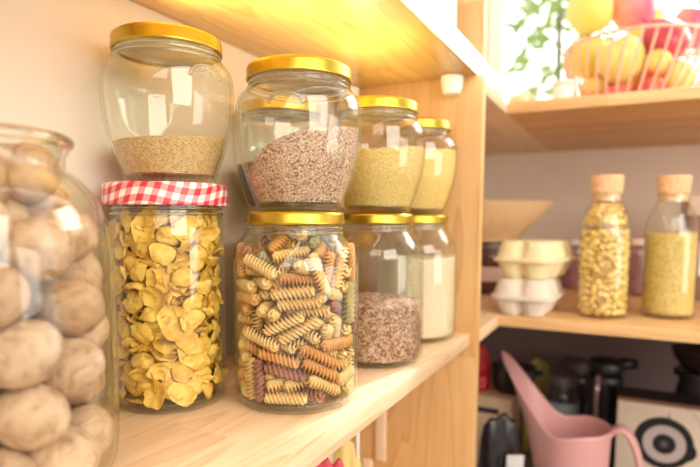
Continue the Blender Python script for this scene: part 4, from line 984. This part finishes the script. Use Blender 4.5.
# white container on the upper shelf, next to the partition
t = empty('white_container', (.105, .655, .3645), 'white container on the upper shelf beside the partition, cut by the frame', 'container')
obj('container_body', box((-.09, -.065, 0), (.09, .065, .15), bevel=.012, seg=4), M['white_plastic'], t, smooth='auto')
obj('container_lid', box((-.093, -.068, .1505), (.093, .068, .168), bevel=.006, seg=3), plain('cream_lid', (.93, .88, .74), .4), t, smooth='auto')

# ------------------------------------------------------------------ under the corner shelf
ZF = FLOOR
PINK = plain('pink_plastic', (.72, .37, .37), .38, var=.03, scale=10)
WC = ground(572, 440, 1.03, ZF)
t = empty('watering_can', WC, 'dusty pink plastic watering can with a long open spout', 'watering can', None, YAW-math.radians(30))
HR, HS = .236, .122
def can_pt(a, u, off=0):
    d = abs(PI-(a % (2*PI)))
    s = math.exp(-(d/.66)**2)*.55+.45*math.exp(-(d/.42)**2)
    s2 = math.exp(-(d/.52)**2)
    r = .056+.011*u+.069*s2*u**2.6+off
    z = u*(HR+HS*s-.010*math.exp(-((d-1.2)/.5)**2))
    return (r*math.cos(a), r*math.sin(a), z)
bm = bmesh.new(); NA, NU = 120, 36; rings = []
seq = [(k/NU, 0) for k in range(NU+1)] + [(k/NU, -.0028) for k in range(NU, 0, -1)]
for u, off in seq:
    rings.append([bm.verts.new(can_pt(2*PI*i/NA, u if off == 0 else max(.02, u), off)) for i in range(NA)])
for A, B in zip(rings, rings[1:]):
    for i in range(NA): bm.faces.new((A[i], A[(i+1) % NA], B[(i+1) % NA], B[i]))
bm.faces.new(rings[0][::-1]); bm.faces.new(rings[-1])
obj('can_body', bm, PINK, t)
hp = [(.060, .222), (.074, .240), (.092, .243), (.110, .225), (.124, .19), (.130, .14), (.122, .09), (.095, .055), (.058, .045)]
hp = chaikin([(.056+(x-.056)*.84, z) for x, z in hp], 2); hb = bmesh.new(); rr = []
hp3 = [Vector((x, 0, z)) for x, z in hp]
for i, p in enumerate(hp3):
    tg = (hp3[min(i+1, len(hp3)-1)]-hp3[max(i-1, 0)]).normalized(); nn_ = Vector((0, 1, 0)).cross(tg)
    rr.append([hb.verts.new(p+Vector((0, 1, 0))*(.017*math.cos(2*PI*k/16))+nn_*(.0065*math.sin(2*PI*k/16))) for k in range(16)])
for A, B in zip(rr, rr[1:]):
    for k in range(16): hb.faces.new((A[k], A[(k+1) % 16], B[(k+1) % 16], B[k]))
hb.faces.new(rr[0][::-1]); hb.faces.new(rr[-1])
obj('handle', hb, PINK, t)

# boxed appliance with its picture printed on the front
BX = at(618, 398, 1.13)
x0, yf, zt = BX.x, BX.y, BX.z
t = empty('appliance_box', (x0+.12, yf+.04, ZF), 'cream cardboard box printed with a round black device', 'box')
CARD = plain('cream_card', (.74, .62, .50), .6, var=.03)
bb = box((-.12, -.04, 0), (.12, .04, zt-ZF), bevel=.001); obj('box_body', bb, CARD, t, smooth='auto')
obj('box_top', box((-.1205, -.0405, zt-ZF+.0002), (.1205, .0405, zt-ZF+.0040)), M['black_matt'], t, smooth=False)
obj('brown_edge', box((-.1205, -.0412, zt-ZF-.0035), (.1205, -.0406, zt-ZF+.0042)), plain('brown_tape', (.22, .09, .05), .6), t, smooth=False)
def on_front(px, py):
    d = at(px, py, 1)-CAM; k = (yf-CAM.y)/d.y; p = CAM+d*k; return p.x-(x0+.12), p.z-ZF
pr = empty('printed_picture', (0, 0, 0), None, None); pr.parent = t
def disc(px, py, r, mat, lay, name, r_in=0, a0=0, a1=2*PI):
    x, z = on_front(px, py); bm = bmesh.new(); N = 56; o = []; i_ = []
    for k in range(N+1):
        a = a0+(a1-a0)*k/N
        o.append(bm.verts.new((x+r*math.cos(a), 0, z+r*math.sin(a)))); i_.append(bm.verts.new((x+r_in*math.cos(a), 0, z+r_in*math.sin(a))))
    for k in range(N): bm.faces.new((o[k], o[k+1], i_[k+1], i_[k])) if r_in else bm.faces.new((o[k], o[k+1], i_[k]))
    if not r_in: bmesh.ops.remove_doubles(bm, verts=bm.verts, dist=1e-6)
    obj(name, bm, mat, pr, loc=(0, -.0402-.0004*lay, 0), smooth=False)
PG = plain('print_grey', (.52, .44, .43), .6, var=.03)
disc(663, 443, 0.0532, M['black'], 1, 'black_ring')
disc(664, 444, 0.0381, PG, 2, 'grey_ring')
disc(664, 444, 0.0207, M['black'], 3, 'black_centre')
disc(664, 444, 0.0067, plain('print_dark_grey', (.10, .09, .10), .5), 4, 'centre_dot')
disc(672, 430, 0.0532, PG, .6, 'grey_halo', .0505, -.3, 1.8)
disc(685, 452, 0.0202, M['black'], .8, 'black_knob')
x, z = on_front(669, 414); obj('pointer', tube([(x, -.0405, z), (x+.001, -.0405, z-.014)], .0011, seg=6), M['black'], pr)

# black vacuum flask with a pouring head
FL = ground(604, 400, 1.26, ZF)
zt = at(604, 362, 1.26).z-ZF
t = empty('vacuum_flask', FL, 'tall black vacuum flask with side spout behind the pink can', 'flask', None, YAW)
obj('flask_body', lathe(chaikin([(0, 0), (.038, 0), (.040, .003), (.040, zt-.05), (.039, zt-.03), (.033, zt-.022), (0, zt-.022)], 1), 48), M['black'], t)
obj('flask_head', lathe(chaikin([(0, zt-.0215), (.036, zt-.0215), (.038, zt-.015), (.036, zt+.004), (.028, zt+.012), (0, zt+.014)], 1), 48), M['black'], t)
obj('spout', tube([(.028, 0, zt-.006), (.050, 0, zt-.001), (.068, 0, zt-.003)], [.016, .014, .013], seg=14), M['black'], t)
obj('carry_handle', tube([(-.030, -.03, zt-.02), (-.034, -.036, zt-.06), (-.034, -.036, zt-.20)], .006, seg=10), plain('mauve_chrome', (.50, .36, .38), .25, .6), t)

def dark_jar(loc, h, r, c, label, lab=None):
    t = empty('storage_jar', loc, label, 'jar')
    obj('glass_body', lathe(chaikin([(0, 0), (r*.9, 0), (r, .004), (r, h*.70), (r*.9, h*.80), (r*.72, h*.85), (r*.72, h*.88)], 2), 40), plain('dark_glass', c, .1, var=.2), t)
    obj('lid', lid_bm(r*.78, h*.11, seg=40), plain('grey_lid', (.14, .11, .12), .4), t, loc=(0, 0, h*.875))
    if lab: obj('label', lathe([(r+.0004, h*lab[0]), (r+.0004, h*lab[1])], 40), plain('pale_blue_label', (.34, .44, .48), .6), t)
dark_jar(ground(562, 400, 1.36, ZF), at(562, 372, 1.36).z-ZF, .040, (.05, .045, .05), 'dark jar with a pale blue label behind the pink spout', (.58, .72))
dark_jar(ground(578, 380, 1.50, ZF), at(578, 358, 1.5).z-ZF, .042, (.05, .04, .045), 'dark jar farthest back, left of the black flask')

def pouch(loc, w, h, d, mat, label, rz=0, seed=0, name='food_pouch', cat='pouch', extra=None):
    bm = bmesh.new(); NX, NZ = 22, 28; G = []
    for s in (1, -1):
        g = []
        for j in range(NZ+1):
            v = j/NZ; row = []
            for i in range(NX+1):
                u = i/NX*2-1
                bul = (1-u**4)*(1-v**3)*(.35+.65*min(1, v*6+.5))
                cr = noise.noise(Vector((u*2.5+seed, v*5, s*3.)))*.16+noise.noise(Vector((u*6+seed, v*11, s*3.)))*.07
                edge = abs(u) > .999 or j == NZ
                y = 0 if edge else s*d/2*max(.04, bul*(1+cr*2))
                pinch = 1-.30*v**3-.10*noise.noise(Vector((v*4, seed, 0)))
                row.append(bm.verts.new((u*w/2*pinch, y, v*h*(1+.10*v*noise.noise(Vector((u*1.8, seed, 2)))-.06*v*u*u))))
            g.append(row)
        G.append(g)
    for g in G:
        for j in range(NZ):
            for i in range(NX): bm.faces.new((g[j][i], g[j][i+1], g[j+1][i+1], g[j+1][i]))
    for i in range(NX): bm.faces.new((G[0][0][i], G[1][0][i], G[1][0][i+1], G[0][0][i+1]))
    bmesh.ops.remove_doubles(bm, verts=bm.verts, dist=1e-5)
    t = empty(name, loc, label, cat, None, rz)
    obj('pouch_body', bm, mat, t)
    if extra:
        for nm, lo, hi, m_ in extra: obj(nm, box(lo, hi, bevel=.001), m_, t, smooth='auto')
    return t
RZ = YAW
pouch(ground(538, 380, 1.45, ZF), .075, at(538, 357, 1.45).z-ZF, .03, plain('olive_yellow_film', (.36, .30, .06), .4, var=.4, scale=30), 'olive yellow packet standing behind the pink spout', RZ, 3)
# left end: cream box, black pot on it, red bag, black glossy bag
CBX = ground(494, 410, 1.16, ZF); zc = at(494, 399, 1.10).z-ZF
t = empty('cream_box', CBX, 'cream box with dark print at the foot of the partition', 'box', None, 0)
obj('box_body', box((-.045, -.05, 0), (.045, .05, zc), bevel=.002), plain('cream_box_card', (.60, .42, .26), .6), t, smooth='auto')
obj('printed_band', box((-.034, -.0506, zc-.034), (.020, -.0502, zc-.022)), M['black_matt'], t, smooth=False)
t = empty('black_pot', CBX+Vector((0.034, .02, zc+.0005)), 'black pot on the cream box behind the pink spout', 'pot')
obj('pot_body', lathe(chaikin([(0, 0), (.036, 0), (.042, .006), (.046, .05), (.047, .052), (.044, .05), (.040, .008), (0, .006)], 1), 48), M['black'], t)
obj('pot_handle', tube([(.045, -.006, .04), (.058, -.006, .043), (.058, .012, .043), (.045, .012, .04)], .003, seg=8), M['black'], t)
pouch(CBX+Vector((-.032, -.012, zc+.001)), .05, .095, .03, plain('red_film', (.62, .012, .02), .35), 'bright red bag on the cream box beside the partition', RZ, 11, 'red_bag', 'bag')
pouch(ground(500, 430, .99, ZF), .085, at(500, 414, .99).z-ZF, .05, plain('black_film', (.015, .013, .016), .18), 'glossy black bag with white label left of the pink can', RZ, 21, 'black_bag', 'bag',
      [('white_label', (.004, -.0335, .145), (.034, -.0325, .205), plain('white_label', (.62, .60, .60), .4))])
# black canister with bowl on it, far right
BC = ground(700, 390, 1.20, ZF); zb = at(700, 370, 1.2).z-ZF
t = empty('black_canister', BC, 'black canister behind the cream appliance box', 'canister')
obj('canister_body', lathe(chaikin([(0, 0), (.05, 0), (.052, .004), (.052, zb-.012), (0, zb-.012)], 1), 40), M['black_matt'], t, smooth='auto')
obj('canister_lid', lid_bm(.053, .011, seg=40), M['black'], t, loc=(0, 0, zb-.0115))
tag(obj('dark_bowl', lathe(chaikin([(0, .004), (.026, .002), (.028, 0), (.034, .002), (.052, .022), (.060, .048), (.058, .049), (.049, .024), (.03, .009), (0, .008)], 2), 56), plain('brown_glaze', (.035, .022, .02), .2), loc=BC+Vector((0, 0, zb+.0005))), 'dark glazed bowl on the black canister under the shelf', 'bowl')

# ------------------------------------------------------------------ low bay under the jar shelf
board('shelf_board', (.0005, -.35, -.290), (EDGE, PY0-.0005, -.272), M['wood_y'], 'lower pine shelf board carrying the packets, below the jar shelf')
YP = ground(347, 445, .66, -.2715)
pouch(YP, .042, at(347, 439, .66).z+.2715, .022, plain('yellow_film', (.78, .62, .22), .4, var=.12, scale=30), 'yellow packet with white clip below the jar shelf', .5, 31,
      extra=[('white_clip', (.011, -.004, .140), (.015, .004, .182), M['white_plastic'])])
RP = ground(328, 462, .615, -.2715)
pouch(RP, .050, at(328, 457, .615).z+.2715, .022, plain('red_white_film', (.62, .07, .10), .4), 'red and white packet below the jar shelf', .5, 37,
      extra=[('white_panel', (.002, -.0135, .03), (.016, -.0122, .140), M['white_plastic'])])

# ------------------------------------------------------------------ garden beyond the window
lf = NT('leaf'); lf.set(.5); oi = lf.n('TexNoise'); oi.inputs['Scale'].default_value = 3; lf.l(lf.coord(), oi.inputs[0])
lf.l(lf.ramp(oi.outputs[0], [(.3, (.40, .58, .20)), (.7, (.62, .76, .36))]), lf.b.inputs['Base Color'])
def shrub(loc, R, H, n, label, seed):
    rnd = random.Random(seed); t = empty('garden_shrub', loc, label, 'shrub', 'shrubs outside the window')
    bm = bmesh.new()
    for _ in range(n):
        while True:
            p = Vector((rnd.uniform(-1, 1), rnd.uniform(-1, 1), rnd.uniform(-1, 1)))
            if .35 < p.length < 1: break
        p = Vector((p.x*R, p.y*R, H*.55+p.z*H*.45)); L = rnd.uniform(.09, .15)
        Mx = Matrix.Translation(p) @ Euler((rnd.uniform(-1, 1), rnd.uniform(-1, 1), rnd.uniform(0, 6.3))).to_matrix().to_4x4()
        vs = [bm.verts.new(Mx @ Vector(c)) for c in ((0, 0, 0), (L*.5, L*.28, .004), (L, 0, 0), (L*.5, -L*.28, .004))]
        bm.faces.new(vs)
    me = bpy.data.meshes.new('foliage'); bm.to_mesh(me); bm.free(); obj('foliage', me, lf.m, t)
    obj('trunk', tube([(0, 0, 0), (.02, 0, H*.3), (0, .02, H*.75)], [.03, .022, .01], seg=8), plain('bark', (.20, .13, .08), .9), t)
shrub((-.02, 3.6, .0), .36, 2.5, 420, 'sunlit green shrub outside, at the left of the window', 1)
shrub((1.0, 4.2, .0), .48, 2.7, 600, 'sunlit green shrub outside, behind the fruit basket', 2)
tag(obj('garden_lawn', box((-6, 1.9, -.06), (8, 14, 0)), plain('lawn', (.30, .50, .12), .9, var=.3, scale=4)), None, None)
bpy.data.objects['garden_lawn']['kind'] = 'structure'; bpy.data.objects['garden_lawn'].name = 'ground'

# ------------------------------------------------------------------ light
w = bpy.data.worlds.new('daylight'); SC.world = w; w.use_nodes = True
nt = w.node_tree; bg = nt.nodes['Background']
tc = nt.nodes.new('ShaderNodeTexCoord'); sx = nt.nodes.new('ShaderNodeSeparateXYZ'); nt.links.new(tc.outputs['Generated'], sx.inputs[0])
r = nt.nodes.new('ShaderNodeValToRGB'); nt.links.new(sx.outputs[1], r.inputs[0])
r.color_ramp.elements[0].position = .25; r.color_ramp.elements[0].color = (WR*1.0, WR*.84, WR*.67, 1)
r.color_ramp.elements[1].position = .75; r.color_ramp.elements[1].color = (WS*1.0, WS*1.0, WS*.97, 1)
nt.links.new(r.outputs[0], bg.inputs[0]); bg.inputs[1].default_value = 1.0

def area(name, loc, target, sx_, sy_, power, color, spread=None):
    l = bpy.data.lights.new(name, 'AREA'); l.shape = 'RECTANGLE'; l.size = sx_; l.size_y = sy_; l.energy = power; l.color = color
    if spread: l.spread = spread
    o = bpy.data.objects.new(name, l); COL.objects.link(o); o.location = loc
    d = Vector(target)-Vector(loc); o.rotation_euler = d.to_track_quat('-Z', 'Y').to_euler(); return o
for a in LAMPS: area(*a)
s = bpy.data.lights.new('sun', 'SUN'); s.energy = 5; s.angle = .02; so = bpy.data.objects.new('sun', s); COL.objects.link(so); so.rotation_euler = (math.radians(-50), math.radians(15), 0)

SC.view_settings.view_transform = 'Standard'
SC.view_settings.look = 'None'
SC.view_settings.exposure = EXPO
SC.view_settings.gamma = GAMMA
cy = SC.cycles
cy.max_bounces = 14; cy.transparent_max_bounces = 48; cy.diffuse_bounces = 5; cy.glossy_bounces = 5; cy.transmission_bounces = 8
cy.caustics_reflective = True; cy.sample_clamp_indirect = 4; cy.use_denoising = True
